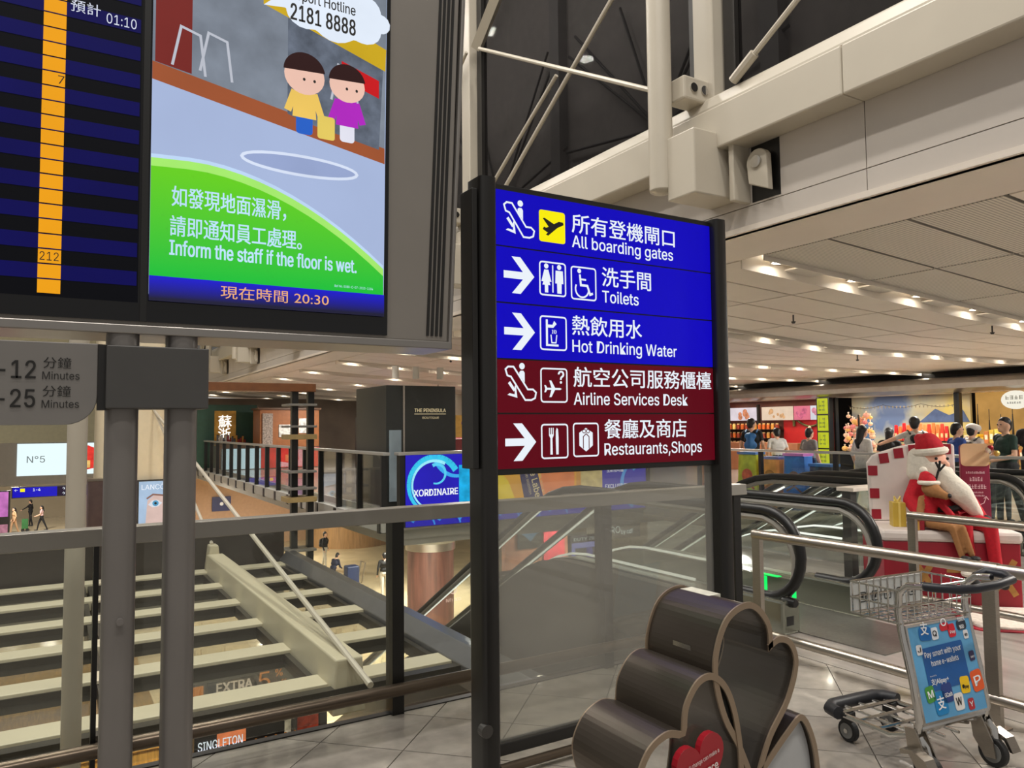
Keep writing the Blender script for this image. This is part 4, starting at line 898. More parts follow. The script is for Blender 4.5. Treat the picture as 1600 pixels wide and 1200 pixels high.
bb = thing('checkered_backboard', T(.5, .75, .66), 'white backboard with red squares around its rounded edge behind the plush figures', 'backboard')
FBb = Fr(T(0, .62, 0), ux, (0, 0, 1))
prof = [(.03, .66), (.78, .66), (.78, 1.4), (.56, 1.43), (.3, 1.38), (.12, 1.32), (.06, 1.29), (.01, 1.22)]
MB().prism(FBb, prof, -.1, 0).build('board', wht_p, bb, bevel=.02)
sq = [(.01, 1.1, 0), (.02, .88, 0), (.03, .68, 0), (.12, 1.215, .25), (.25, 1.265, .2), (.38, 1.3, .12), (.5, 1.325, 0), (.66, 1.31, -.05)]
for a, z, t_ in sq: MB().prism(FBb, rot(rect(a, z, a + .085, z + .095), a, z, t_ * .5), 0, .004).build('red_square', red_p, bb)
ps = thing('booth_sign', T(.9, .5, .66), 'maroon sign with cream top and small bells beside the backboard', 'sign')
FS2 = Fr(T(0, .5, 0), ux, (0, 0, 1))
MB().prism(FS2, rrect(.79, .67, 1.03, 1.4, .03), -.05, 0).build('panel', mar_p, ps, bevel=.005)
MB().prism(FS2, rrect(.79, 1.2, 1.03, 1.41, .04), 0, .006).build('cream_top', mat('cream_card', (210, 176, 136), .5, var=.06), ps)
pk = mat('sign_pink', (232, 200, 206), .5)
marks(FS2, .83, 1.13, .16, .022, 10, pk, ps); marks(FS2, .86, 1.06, .11, .04, 5, pk, ps); marks(FS2, .82, .99, .18, .04, 7, pk, ps); marks(FS2, .87, .95, .1, .014, 8, pk, ps); marks(FS2, .86, .92, .12, .014, 9, pk, ps)
MB().line(FS2, [(.89, .86), (.93, .84), (.97, .86), (.99, .91)], .006, .003).line(FS2, [(.97, .9), (.99, .92), (1.01, .89)], .006, .003).build('dashed_arrow', pk, ps)
for q, c_ in ((0, (150, 30, 40)), (.05, (200, 170, 90)), (-.02, (216, 208, 190))): MB().ball(T(1.03 + q, .46, 1.37 - abs(q)), .028, n=10).build('bell', mat('bell_%d' % c_[0], c_, .3, .5, var=.05), ps, smooth=True)
# bearded plush doll
suit = mat('plush_red', (176, 16, 34), .9, var=.12, scale=40, bump=.3); fur = mat('plush_white', (226, 218, 204), .95, var=.06, scale=40, bump=.5); face_m = mat('plush_face', (232, 176, 152), .85, var=.04); blk_p = mat('plush_black', (22, 20, 20), .7, var=.1)
doll = thing('bearded_doll', (6.9, 4.0, .66), 'large plush doll in red suit with long white beard sitting on the plinth', 'plush doll')
VZ = .3
bd_ = [(tt(.72, VZ, .78), .2, tt(.72, VZ, .78), .2, 0, (1.1, .9, .85)), (tt(.7, VZ, .9), .19, tt(.66, VZ + .02, 1.1), .13, 0),
       (tt(.66, VZ, 1.25), .15, tt(.66, VZ, 1.25), .15, 2, (1, .95, 1.0)),
       (tt(.56, VZ, 1.1), .07, tt(.46, VZ - .06, .9), .07, 0), (tt(.46, VZ - .06, .9), .07, tt(.5, VZ - .2, .8), .06, 0),
       (tt(.85, VZ, 1.05), .08, tt(1.0, VZ - .05, .86), .075, 0), (tt(1.0, VZ - .05, .86), .07, tt(1.06, VZ - .15, .74), .055, 0),
       (tt(.76, VZ - .05, .74), .085, tt(.84, -.06, .72), .062, 0), (tt(.84, -.06, .72), .058, tt(.86, -.09, .32), .05, 0),
       (tt(.92, VZ - .05, .74), .085, tt(1.05, -.06, .72), .062, 0), (tt(1.05, -.06, .72), .058, tt(1.08, -.09, .3), .05, 0)]
blob('body', bd_, [suit, fur, face_m], doll, voxel=.016)
blob('beard', [(tt(.6, VZ - .05, 1.25), .09, tt(.62, VZ - .1, 1.1), .09, 0), (tt(.7, VZ - .13, 1.14), .1, tt(.86, VZ - .2, .98), .1, 0), (tt(.86, VZ - .2, .98), .1, tt(1.0, VZ - .2, .8), .05, 0), (tt(.68, VZ - .14, 1.2), .055, tt(.78, VZ - .15, 1.17), .045, 0), (tt(.55, VZ + .02, 1.3), .08, tt(.55, VZ, 1.15), .1, 0)], [fur], doll, voxel=.016)
blob('cap', [(tt(.66, VZ, 1.37), .125, tt(.66, VZ + .02, 1.42), .1, 0), (tt(.62, VZ + .03, 1.43), .07, tt(.6, VZ + .1, 1.46), .05, 0)], [suit], doll, voxel=.016)
MB().tube([tt(.66 + .135 * math.cos(q), VZ + .135 * math.sin(q), 1.345 + .015 * math.cos(q)) for q in [2 * math.pi * k / 20 for k in range(20)]], .034, 8, closed=True).build('cap_trim', fur, doll, smooth=True)
MB().ball(tt(.76, VZ - .14, 1.23), .035, n=12).build('nose', face_m, doll, smooth=True)
for a in (.68, .78): MB().ball(tt(a, VZ - .138, 1.285), .014, n=8).build('eye', blk_p, doll)
MB().tube([tt(.52, VZ - .1, .86), tt(.62, VZ - .2, .84), tt(.78, VZ - .22, .84), tt(.92, VZ - .14, .87)], .03, 8).build('belt', blk_p, doll, smooth=True)
MB().ball(tt(1.08, VZ - .17, .72), .06, 1, 1, 1.2, n=12).build('mitten', blk_p, doll, smooth=True)
for u in (.86, 1.08):
    MB().tube([tt(u + .055 * math.cos(q), -.09 + .055 * math.sin(q), .31) for q in [2 * math.pi * k / 14 for k in range(14)]], .026, 8, closed=True).build('cuff', fur, doll, smooth=True)
    blob('boot', [(tt(u, -.09, .26), .05, tt(u, -.09, .3), .055, 0), (tt(u, -.1, .25), .045, tt(u + .02, -.2, .24), .04, 0)], [blk_p], doll, voxel=.016)
deer = thing('deer_doll', td(.45, .1, .66), 'small brown plush deer in red sweater and red cap leaning on the bearded doll', 'plush doll')
br = mat('plush_brown', (150, 104, 62), .9, var=.1, scale=40, bump=.3)
blob('body', [(td(.46, .1, .76), .08, td(.46, .12, .9), .07, 1), (td(.47, .06, 1.03), .075, td(.5, -.02, 1.0), .055, 0), (td(.5, -.02, 1.0), .05, td(.56, -.08, .97), .035, 0), (td(.4, .1, .93), .03, td(.34, .0, .76), .028, 0), (td(.53, .08, .92), .032, td(.62, -.02, .8), .03, 1), (td(.44, .03, .72), .045, td(.6, -.1, .7), .035, 0), (td(.6, -.1, .7), .033, td(.66, -.14, .46), .026, 0), (td(.5, .03, .72), .045, td(.68, -.1, .7), .035, 0), (td(.68, -.1, .7), .033, td(.74, -.14, .48), .026, 0)], [br, suit], deer, voxel=.012)
blob('cap', [(td(.45, .08, 1.09), .075, td(.44, .1, 1.13), .05, 0)], [suit], deer, voxel=.012)
MB().tube([td(.46 + .08 * math.cos(q), .07 + .08 * math.sin(q), 1.075) for q in [2 * math.pi * k / 16 for k in range(16)]], .02, 8, closed=True).build('cap_trim', fur, deer, smooth=True)
MB().ball(td(.43, .12, 1.18), .035, n=10).build('pompom', fur, deer, smooth=True)
MB().ball(td(.585, -.1, .975), .02, n=8).build('nose', blk_p, deer)
MB().tube([td(.52, .06, 1.1), td(.55, .05, 1.2), td(.56, .05, 1.27)], .011, 6).tube([td(.55, .05, 1.18), td(.6, .04, 1.24)], .01, 6).tube([td(.55, .05, 1.2), td(.52, .04, 1.26)], .01, 6).build('antler', blk_p, deer)
for u in (.68, .76): MB().ball(td(u, -.17, .455), .03, 1.2, 1.5, .7, n=8).build('hoof', blk_p, deer)
for u, v, z, w_, h_, c_, rc in ((.13, .2, .66, .11, .22, (206, 176, 70), (236, 214, 120)), (.24, .0, .66, .1, .1, (150, 24, 40), (206, 160, 80)), (1.02, -.6, .03, .2, .18, (196, 160, 60), (150, 30, 40))):
    g = thing('gift_box', T(u + w_ / 2, v, z), ('gold gift box standing on the plinth by the backboard', 'small red striped gift box under the plush deer', 'gold gift box on the white rug by the plinth')[(u > .2) + (u > 1)], 'gift box')
    tbox(u, v, z, u + w_, v + .15, z + h_).build('box', mat('gift_%d' % c_[0], c_, .4, var=.06), g, bevel=.004)
    tbox(u + w_ * .42, v - .003, z, u + w_ * .58, v + .153, z + h_ + .003).build('ribbon', mat('ribbon_%d' % rc[0], rc, .4, var=.05), g)
    MB().tube([T(u + w_ / 2, v + .07, z + h_), T(u + w_ * .25, v + .07, z + h_ + .05), T(u + w_ * .3, v + .07, z + h_ + .01), T(u + w_ / 2, v + .07, z + h_), T(u + w_ * .75, v + .07, z + h_ + .05), T(u + w_ * .7, v + .07, z + h_ + .01)], .01, 6).build('bow', mat('ribbon_%d' % rc[0], rc, .4), g)
rug = thing('fur_rug', T(1.5, -.3, 0), 'shaggy white rug on the floor beside the red plinth', 'rug')
MB().prism(FG, [(T(a, b_, 0).x, T(a, b_, 0).y) for a, b_ in rrect(.5, -.75, 2.0, -.02, .1)], 0, .03).build('pile', mat('rug_white', (216, 204, 192), .95, var=.15, scale=30, bump=1.0), rug, bevel=.012)
MB().prism(FG, [(T(a, b_, 0).x, T(a, b_, 0).y) for a, b_ in rrect(.46, -.8, 2.05, .0, .1)], 0, .008).build('red_border', red_p, rug)

# ------------------------------------------------------------------ shop side: railing, people, kiosks
rr2 = thing('shop_side_railing', (11.7, 9, 0), 'glass railing with pale rail in front of the sweet shops', 'railing')
ys = [3.5 + 1.63 * k for k in range(7)]
for y in ys: MB().box(11.62, y - .03, 0, 11.7, y + .03, 1.07).build('post', dark, rr2)
for a, c in zip(ys, ys[1:]): MB().box(11.655, a + .04, .06, 11.665, c - .04, 1.06).build('glass_pane', glass_far, rr2)
MB().box(11.61, 3.4, 1.07, 11.71, 13.35, 1.115).build('top_rail', mat('pale_rail', (186, 184, 180), .3, .6, var=.03), rr2, bevel=.01)
P1 = -math.pi / 2
person((13.4, 11.75, 0), P1 + .5, 1.72, 'man in black t-shirt with blue backpack at the sweet shop counter', (20, 19, 21), (52, 52, 58), sleeves=.3, bag=((28, 92, 150), .06), headturn=-.5)
person((13.6, 11.2, 0), P1 + .9, 1.5, 'person in white shirt leaning over the shop counter', (206, 206, 204), (60, 62, 70), sleeves=.3, lean=.25, headturn=.3)
person((13.2, 10.1, 0), P1 - .1, 1.5, 'person in grey top seen from behind at the red shop', (128, 124, 122), (40, 44, 60), sleeves=.3)
person((12.7, 8.57, 0), P1 - .2, 1.55, 'woman with long black hair, white top and pale trousers behind the railing', (214, 210, 206), (176, 176, 172), sleeves=.5, hair='long')
person((13.5, 8.55, 0), P1 + .4, 1.5, 'person with black hair half hidden beside the woman in white', (30, 28, 30), (50, 48, 52), hair='long')
person((13.35, 7.95, 0), P1 + .8, 1.7, 'man in white t-shirt with black backpack stretching out one arm', (206, 202, 196), (70, 70, 76), sleeves=.3, bag=((24, 23, 25), .07), arms=[((-.34, .16, 1.3), (-.48, .36, 1.22)), ((.24, -.03, 1.13), (.25, .06, .9))], headturn=-.3)
person((12.9, 6.98, 0), P1 - .5, 1.58, 'man in blue shirt looking down beside the holiday booth', (44, 74, 146), (46, 46, 52), headturn=-.4)
person((13.6, 7.1, 0), P1 - .1, 1.56, 'person in white top and pale cap with dark rucksack', (208, 200, 190), (80, 78, 74), hat=(206, 200, 194), bag=((60, 54, 50), .05))
person((12.9, 6.33, 0), P1 + .1, 1.4, 'short person in grey top with reddish brown hair by the yellow goods', (126, 130, 138), (60, 60, 64))
person((12.3, 5.92, 0), P1 + 2.6, 1.66, 'man in dark green t-shirt with arms bent in front, facing sideways', (26, 52, 44), (36, 36, 40), arms=[((-.25, .05, 1.12), (-.14, .28, 1.06)), ((.25, .05, 1.12), (.14, .28, 1.06))], headturn=.2)
person((13.3, 6.0, 0), P1 + .2, 1.75, 'dark haired person in black standing behind the man in green', (32, 30, 32), (44, 42, 44))
# colourful kiosk panels behind the railing
for y, z0, z1, c_, lb in ((11.9, .0, .95, (226, 150, 96), 'orange sweets display panel behind the glass railing'), (10.85, .0, .98, (186, 204, 60), 'lime green sweets display panel behind the glass railing'), (10.28, .0, .9, (214, 150, 92), 'tan sweets display panel beside the lime green one'), (9.7, .0, .98, (60, 120, 196), 'blue sweets display panel behind the glass railing'), (9.12, .0, .8, (52, 54, 62), 'dark counter front with white lettering behind the railing')):
    kx = thing('kiosk_panel', (12.2, y, 0), lb, 'display panel')
    MB().prism(FY(12.2), [(-y - .28, z0), (-y + .26, z0), (-y + .24, z1), (-y - .22, z1)], -.25, 0).build('panel', mat('kiosk_%d' % c_[0], c_, .4, var=.25, scale=5), kx, bevel=.01)
    MB().prism(FY(12.2), rect(-y - .24, z1, -y + .24, z1 + .05), -.28, .02).build('top_edge', mat('kiosk_trim_%d' % c_[2], (c_[2], 120, 190), .4, var=.1), kx)
    if c_[0] == 52: marks(FY(12.2), -y - .16, .55, .3, .1, 5, pw, kx, c=.005)
    else: MB().disc(FY(12.2), -y, .55, .14, .004).line(FY(12.2), [(-y - .18, .3), (-y, .4), (-y + .18, .28)], .04, .004).build('print', mat('kiosk_print_%d' % c_[1], (c_[1], 96, 60), .5, var=.3, scale=14), kx)

# shop fronts
XF = 21.5; FF = FY(XF)
bh = tag(MB().prism(Fr((0, 2, 0), (1, 0, 0), (0, 0, 1)), [(21.2, 2.45), (21.0, 2.52), (20.95, 2.66), (21.05, 2.78), (21.3, 2.85), (21.8, 2.85), (21.8, 2.42)], 0, -42).build('trim_bulkhead', mat('bulkhead_metal', (168, 160, 150), .28, .7, var=.06), smooth=True), kind='structure')
tag(MB().box(21.75, 2, 2.8, 21.85, 44, 3.4).box(23.4, 2, 0, 23.5, 44, 3).build('wall_shops', mat('shop_back_dark', (26, 23, 21), .7, var=.1)), kind='structure')
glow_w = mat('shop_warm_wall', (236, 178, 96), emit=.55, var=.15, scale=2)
def shopwall(name, y0, y1, m, label, z1=2.42, x=22.4):
    s_ = thing(name, (x, (y0 + y1) / 2, 0), label, 'shop'); MB().box(x, y0, 0, x + .1, y1, z1).build('back_wall', m, s_); MB().box(21.6, y0, z1, x, y1, z1 + .06).build('ceiling_strip', mat('shop_ceiling', (226, 214, 196), .5, var=.03), s_)
    MB().box(21.55, y0 - .08, 0, 21.7, y0, z1).box(21.55, y1, 0, 21.7, y1 + .08, z1).build('jamb', dark, s_)
    return s_
bk1 = shopwall('bakery_shop', 16.05, 21.4, mat('bakery_back', (92, 48, 36), .6, var=.15), 'bakery shop with red wall, picture menus and loaded shelves')
for yy in (17.0, 18.6, 20.2): lamp((21.6, yy, 2.38), .4, 22, (1, .8, .55))
for yy in (12.3, 13.5, 14.7): lamp((21.45, yy, 2.38), .4, 22, (1, .85, .6))
for yy in (8.4, 9.6, 10.8): lamp((21.6, yy, 2.38), .4, 26, (1, .74, .38))
MB().box(22.3, 16.1, .3, 22.38, 18.1, 1.95).build('red_panel', mat('bakery_red', (176, 24, 26), .5, emit=0, var=.08), bk1)
Fm = FY(22.1)
for k, (y0, y1, c_) in enumerate(((20.55, 21.3, (222, 130, 140)), (19.1, 20.4, (226, 214, 220)), (17.55, 18.9, (232, 206, 180)), (16.85, 17.5, (230, 120, 140)), (16.1, 16.82, (224, 224, 232)))):
    mo = MB().fbox(Fm, -y1, 1.72, -.03, -y0, 2.2, 0).build('menu_board', mat('menu_%d_%d' % (k, c_[1]), c_, emit=.95, var=.1, scale=3), bk1)
    mb = MB()
    for q in range(7): mb.disc(Fm, -(y0 + (y1 - y0) * random.uniform(.25, .8)), 1.95 + random.uniform(-.12, .12), random.uniform(.05, .11), .004 + .0005 * q, n=12)
    mb.build('food_picture', mat('food_%d' % k, (222, 110 + 30 * (k % 3), 80 + 20 * k), emit=.85, var=.35, scale=9), mo)
g_ = MB().tube([(22.25, 17.6 - .05 * k, 1.78 - .28 * math.sin(math.pi * k / 26)) for k in range(27)], .035, 6).build('garland', mat('garland_green', (86, 84, 46), .8, var=.4, scale=30, bump=1), bk1)
MB().tube([(22.25, 17.62, 1.9), (22.25, 17.62, 1.5)], .05, 6).tube([(22.25, 16.28, 1.9), (22.25, 16.28, 1.5)], .05, 6).build('garland_tail', mat('garland_green', ()), bk1)
MB().ball((22.2, 16.95, 1.3), .09, .6, 1, 1.2, n=10).ball((22.2, 16.95, 1.45), .06, .6, 1, 1, n=10).build('wall_ornament', mat('ornament_cream', (216, 200, 180), .6, var=.3, scale=20), bk1)
MB().box(20.6, 16.2, 0, 21.2, 21.3, .95).build('counter', mat('counter_wood', (140, 84, 52), .5, var=.1), bk1, bevel=.01)
for y in (19.05, 20.47): MB().box(22.05, y - .04, 0, 22.15, y + .04, 2.3).build('shelf_upright', dark, bk1)
jar = None
for z in (.75, 1.08, 1.4):
    MB().box(22.0, 18.1, z - .03, 22.4, 21.4, z).build('shelf', dark, bk1)
    for k in range(16):
        y = 18.22 + .2 * k; c_ = random.choice(((206, 140, 60), (196, 96, 40), (226, 190, 110), (150, 60, 40)))
        j = thing('sweet_jar', (22.1, y, z), '%s sweet jar on the %s bakery shelf' % ({206: 'golden', 196: 'orange', 226: 'cream', 150: 'dark red'}[c_[0]], {.75: 'lowest', 1.08: 'middle', 1.4: 'top'}[z]), 'jar', 'jars on the bakery shelves')
        MB().cyl((22.1, y, z), (22.1, y, z + .17), .065, n=10).build('jar_body', mat('jar_%d' % c_[0], c_, .3, var=.2, scale=20), j); MB().cyl((22.1, y, z + .17), (22.1, y, z + .21), .05, n=10).build('lid', mat('jar_lid', (206, 180, 120), .4, var=.1), j)
ysn = thing('shop_pillar_sign', (21.3, 15.75, 0), 'narrow upright sign with four yellow green lettered panels between the shops', 'sign')
MB().box(21.3, 15.5, 0, 21.5, 15.98, 2.42).build('pillar', dark, ysn)
ylw = mat('pillar_sign_yellow', (206, 214, 44), emit=.8, var=.08, scale=6)
for k in range(4):
    pn = MB().fbox(FY(21.3), -15.93, .25 + .55 * k, 0, -15.55, .75 + .55 * k, .02).build('lit_panel', ylw, ysn); marks(FY(21.3), -15.88, .34 + .55 * k, .26, .34, 2, mat('pillar_ink', (120, 134, 30), .6), pn, c=.024)
mural = bpy.data.materials.new('mural_paint'); mural.use_nodes = True; nt = mural.node_tree; b = nt.nodes['Principled BSDF']; b.inputs['Roughness'].default_value = .6
tc = nt.nodes.new('ShaderNodeTexCoord'); nz = nt.nodes.new('ShaderNodeTexNoise'); nz.inputs['Scale'].default_value = .7; nz.inputs['Detail'].default_value = 4
cr = nt.nodes.new('ShaderNodeValToRGB'); e_ = cr.color_ramp.elements; e_[0].position = .36; e_[0].color = (.1, .16, .34, 1); e_[1].position = .66; e_[1].color = (.55, .46, .14, 1)
q_ = e_.new(.46); q_.color = (.38, .4, .36, 1); q_ = e_.new(.55); q_.color = (.46, .42, .28, 1)
nt.links.new(tc.outputs['Object'], nz.inputs[0]); nt.links.new(nz.outputs[0], cr.inputs[0]); nt.links.new(cr.outputs[0], b.inputs['Base Color'])
ms = shopwall('mural_shop', 11.7, 15.45, mural, 'sweet shop with a painted landscape wall')
MB().prism(FY(22.39), rrect(-15.2, .6, -14.7, 1.75, .2), 0, .004).build('blue_tower', mat('mural_blue', (74, 112, 160), .6, var=.2), ms)
MB().prism(FY(22.39), [(-13.2, 1.6), (-12.7, 2.0), (-12.3, 1.8), (-11.9, 1.95), (-11.72, 1.6)], 0, .003).build('mountain', mat('mural_hill', (70, 92, 140), .6, var=.2), ms)
fl_ = MB()
fl_.tube([(22.0, 15.3 - .12 * k, 2.15 - .1 * math.sin(math.pi * (k % 10) / 10)) for k in range(31)], .008, 5)
fl_.build('flag_string', dark, ms)
for k in range(30): MB().prism(FY(22.0), [(-15.25 + .12 * k, 2.1), (-15.19 + .12 * k, 2.1), (-15.22 + .12 * k, 2.02)], 0, .005).build('pennant', mat('pennant_grey', (120, 112, 96), .7, var=.2), ms)
rk = thing('toy_rack', (20.9, 14.2, 0), 'tall stand in the mural shop hung with pink wrapped toys', 'rack')
MB().cyl((20.9, 14.2, 0), (20.9, 14.2, 1.85), .03, n=8).box(20.6, 13.9, 0, 21.2, 14.5, .04).build('stand', dark, rk)
for k in range(46):
    t_ = random.random() * 6.28; z = .75 + 1.1 * (k / 46); r_ = .42 * (1 - .25 * (k / 46)); c_ = random.choice(((236, 170, 150), (240, 200, 170), (226, 130, 130), (244, 190, 110)))
    y = thing('wrapped_toy', (20.9 + r_ * math.cos(t_), 14.2 + r_ * math.sin(t_), z), '%s wrapped toy hanging on the tall stand, %s part' % ({236: 'pale pink', 240: 'cream', 226: 'rose', 244: 'orange'}[c_[0]], 'upper' if k > 30 else 'middle' if k > 15 else 'lower'), 'toy', 'wrapped toys on the stand')
    MB().ball(y.location, random.uniform(.07, .1), 1, 1, .85, n=8).build('wrap', mat('toy_%d_%d' % c_[:2], c_, .35, var=.15, scale=12), y, smooth=True)
    MB().cyl(y.location + V((0, 0, .06)), y.location + V((0, 0, .13)), .012, .03, n=6).build('tie', mat('toy_tie', (246, 232, 216), .5), y)
sh2 = thing('packet_shelf', (21.6, 12.75, 0), 'long shelf of red and orange snack packets under the mural', 'shelf')
MB().box(21.5, 11.8, .62, 21.95, 13.6, .66).box(21.5, 11.8, 1.02, 21.95, 13.6, 1.06).box(21.5, 11.8, 0, 21.95, 11.84, 1.1).box(21.5, 13.56, 0, 21.95, 13.6, 1.1).build('boards', dark, sh2)
for z in (.66, 1.06):
    for k in range(13):
        y = 11.95 + .125 * k; c_ = random.choice(((226, 60, 40), (236, 120, 60), (206, 30, 36), (240, 150, 90)))
        j = thing('snack_packet', (21.6, y, z), '%s snack packet on the %s board of the long shelf' % ({226: 'red', 236: 'orange', 206: 'deep red', 240: 'pale orange'}[c_[0]], 'upper' if z > 1 else 'lower'), 'packet', 'packets on the long shelf')
        hh = random.uniform(.42, .52) if z > 1 else .3
        MB().hexa([(21.56, y - .055, z), (21.66, y - .055, z), (21.66, y + .055, z), (21.56, y + .055, z), (21.59, y - .05, z + hh), (21.61, y - .05, z + hh), (21.61, y + .05, z + hh), (21.59, y + .05, z + hh)]).build('pouch', mat('packet_%d' % c_[1], c_, .35, var=.2, scale=14), j, bevel=.01)
        MB().fbox(FY(21.57), -y - .03, z + .1, 0, -y + .03, z + .22, .006).build('label', mat('packet_label_%d' % (c_[0] // 20), (240, 210, 150), .5, var=.3, scale=30), j)
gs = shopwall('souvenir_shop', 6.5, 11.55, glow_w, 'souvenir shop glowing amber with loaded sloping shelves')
MB().box(21.4, 6.6, .55, 22.3, 11.5, .6).box(21.5, 6.6, .98, 22.4, 11.5, 1.02).build('display_table', mat('table_wood', (146, 92, 44), .5, var=.15), gs)
for k in range(44):
    y = 8.6 + .066 * k; z = 1.02 if k % 2 else .6; c_ = random.choice(((206, 176, 60), (220, 200, 90), (150, 60, 50), (226, 206, 180), (110, 130, 50), (196, 120, 60)))
    hh = random.uniform(.14, .4) if z > .9 else random.uniform(.15, .3)
    j = thing('souvenir_box', (21.7, y, z), '%s souvenir box on the %s table of the amber shop' % ({206: 'gold', 220: 'yellow', 150: 'brick red', 226: 'cream', 110: 'olive', 196: 'tan'}[c_[0]], 'upper' if z > .9 else 'lower'), 'box', 'boxes on the souvenir shelves')
    MB().box(21.62, y - .06, z, 21.9, y + .055, z + hh).build('carton', mat('carton_%d' % c_[0], c_, .5, var=.2, scale=14), j, bevel=.004)
    MB().fbox(FY(21.62), -y - .035, z + hh * .3, 0, -y + .035, z + hh * .7, .004).build('label', mat('carton_label', (232, 222, 196), .6, var=.3, scale=30), j)
for k in range(9):
    y = 9.0 + .3 * k; zz = 1.5 + .15 * (k % 3)
    j = thing('tower_model', (22.2, y, 1.02), 'slim dark tower model standing at the back of the amber shop', 'model', 'tower models at the back')
    MB().cyl((22.2, y, 1.02), (22.2, y, zz), .04, .015, n=6).build('shaft', dark, j); MB().cyl((22.2, y, zz), (22.2, y, zz + .3), .01, n=5).build('spire', dark, j)
rs = thing('round_shop_sign', (21.2, 9.95, 2.1), 'round white lit sign above the souvenir shop', 'sign')
MB().prism(FY(21.2), ell(-9.95, 2.16, .34, .24, 24), -.08, 0).build('disc', mat('round_sign_lit', (244, 238, 220), emit=1.0), rs)
marks(FY(21.2), -10.18, 2.17, .44, .1, 4, mat('round_sign_ink', (110, 110, 96), .6), rs, c=.004); marks(FY(21.2), -10.14, 2.06, .34, .05, 6, blk, rs, c=.004)
# ------------------------------------------------------------------ far gallery railing and its lit advert band
fr2 = thing('gallery_railing', (5.3, 22, 0), 'long glass railing with black posts along the restaurant gallery', 'railing')
gy = [13.45 + 1.3 * k for k in range(17)]
for y in gy: MB().box(5.25, y - .035, -.35, 5.37, y + .035, 1.08).build('post', dark, fr2); MB().box(5.2, y - .07, -.36, 5.4, y + .07, -.12).build('post_foot', dark, fr2)
for a, c in zip(gy, gy[1:]): MB().box(5.3, a + .04, -.1, 5.312, c - .04, 1.07).build('glass_pane', glass_far, fr2)
MB().box(5.24, 13.3, 1.08, 5.38, 34.4, 1.14).build('top_rail', mat('gallery_rail', (170, 168, 164), .35, .5, var=.03), fr2, bevel=.01)
MB().box(5.22, 13.3, -.34, 5.5, 34.4, -.1).build('kerb', mat('gallery_kerb', (168, 166, 162), .5, var=.04), fr2)
led = thing('advert_screen', (8.6, 13.25, -.27), 'long lit whisky advert screen in deep blue and gold below the gallery rail', 'screen')
L_ = FX(13.24)
MB().box(5.55, 13.25, -.3, 11.6, 13.4, 1.1).build('casing', dark, led); MB().box(5.5, 13.2, 1.08, 11.65, 13.42, 1.14).build('top_rail', mat('gallery_rail', ()), led, bevel=.01)
MB().box(5.55, 13.2, -.31, 11.6, 13.3, -.27).build('bottom_edge', steel, led)
lp = MB().fbox(L_, 5.66, -.265, 0, 11.55, 1.08, .01).build('screen_panel', mat('led_blue', (40, 32, 178), emit=1.0, var=.1, scale=1.2), led)
def lb(name, mb, rgb, e=1.0, var=.1, sc_=3): return mb.build(name, mat('led_%d_%d_%d' % rgb, rgb, emit=e, var=var, scale=sc_), lp)
cy = (56, 196, 232)
def swirl(a, b_, r, t0, t1, w0, w1, c, tail=1.0):
    mb = MB(); N = 26; pts = []
    for i in range(N + 1):
        t = t0 + (t1 - t0) * i / N; rr3 = r * (1 + (tail - 1) * i / N); pts.append((a + rr3 * math.cos(t), b_ + rr3 * math.sin(t) * 1.0, w0 + (w1 - w0) * i / N))
    for (x0, y0, w0_), (x1, y1, w1_) in zip(pts, pts[1:]):
        d = V((x1 - x0, y1 - y0)).normalized(); n_ = V((-d.y, d.x)); f = lambda x, y, s_, w_: (max(5.67, min(11.54, x + n_.x * s_ * w_)), max(-.26, min(1.07, y + n_.y * s_ * w_)))
        mb.flat(L_, [f(x0, y0, -.5, w0_), f(x1, y1, -.5, w1_), f(x1, y1, .5, w1_), f(x0, y0, .5, w0_)], c)
    return mb
lb('swirl', swirl(6.25, .5, .53, math.radians(265), math.radians(30), .05, .13, .012), cy); lb('swirl', swirl(6.25, .5, .46, math.radians(250), math.radians(60), .03, .06, .0125), (150, 230, 245))
lb('swirl', swirl(6.3, .72, .2, math.radians(250), math.radians(480), .03, .07, .013, .85), (90, 205, 240)); lb('swirl', swirl(6.75, 1.15, .5, math.radians(185), math.radians(300), .1, .05, .012), (60, 170, 236))
for a in (6.0, 6.55, 7.0, 7.9, 8.4, 9.1): lb('swirl', swirl(a, -.3, .26, math.radians(10), math.radians(150), .03, .1, .0122), (60, 150, 240))
lb('swirl', swirl(11.35, .3, .5, math.radians(110), math.radians(250), .05, .16, .0122), (70, 160, 236)); lb('swirl', swirl(11.0, .9, .35, math.radians(300), math.radians(400), .05, .14, .0123), (80, 180, 236))
lb('carton', MB().flat(L_, [(6.78, -.02), (7.2, -.02), (7.2, .86), (6.78, .86)], .0135), (30, 168, 222), var=.3, sc_=5); lb('carton_label', MB().flat(L_, [(7.02, .0), (7.36, .0), (7.36, .74), (7.02, .74)], .014), (232, 120, 44), var=.2)
for q in (7.08, 7.24): lb('carton_script', MB().line(L_, [(q, .06), (q, .66)], .03, .0145), (250, 214, 150), var=.5, sc_=30)
lb('bottle_body', MB().flat(L_, [(7.36, .0), (9.45, .0), (9.6, .2), (9.6, .78), (9.45, .98), (7.36, .98)], .0135), (240, 172, 40), var=.2, sc_=1.5); lb('bottle_glow', MB().flat(L_, [(8.6, .05), (9.5, .05), (9.55, .4), (9.55, .75), (9.4, .95), (8.75, .95)], .0138), (238, 132, 70), var=.2, sc_=2)
lb('bottle_shade', MB().flat(L_, [(7.4, .02), (8.1, .02), (7.9, .5), (7.5, .9), (7.4, .9)], .0138), (236, 206, 40), var=.15, sc_=2)
lb('bottle_label', MB().flat(L_, [(8.3, .0), (8.78, .0), (8.52, .98), (8.1, .98)], .0142), (34, 34, 88), var=.1)
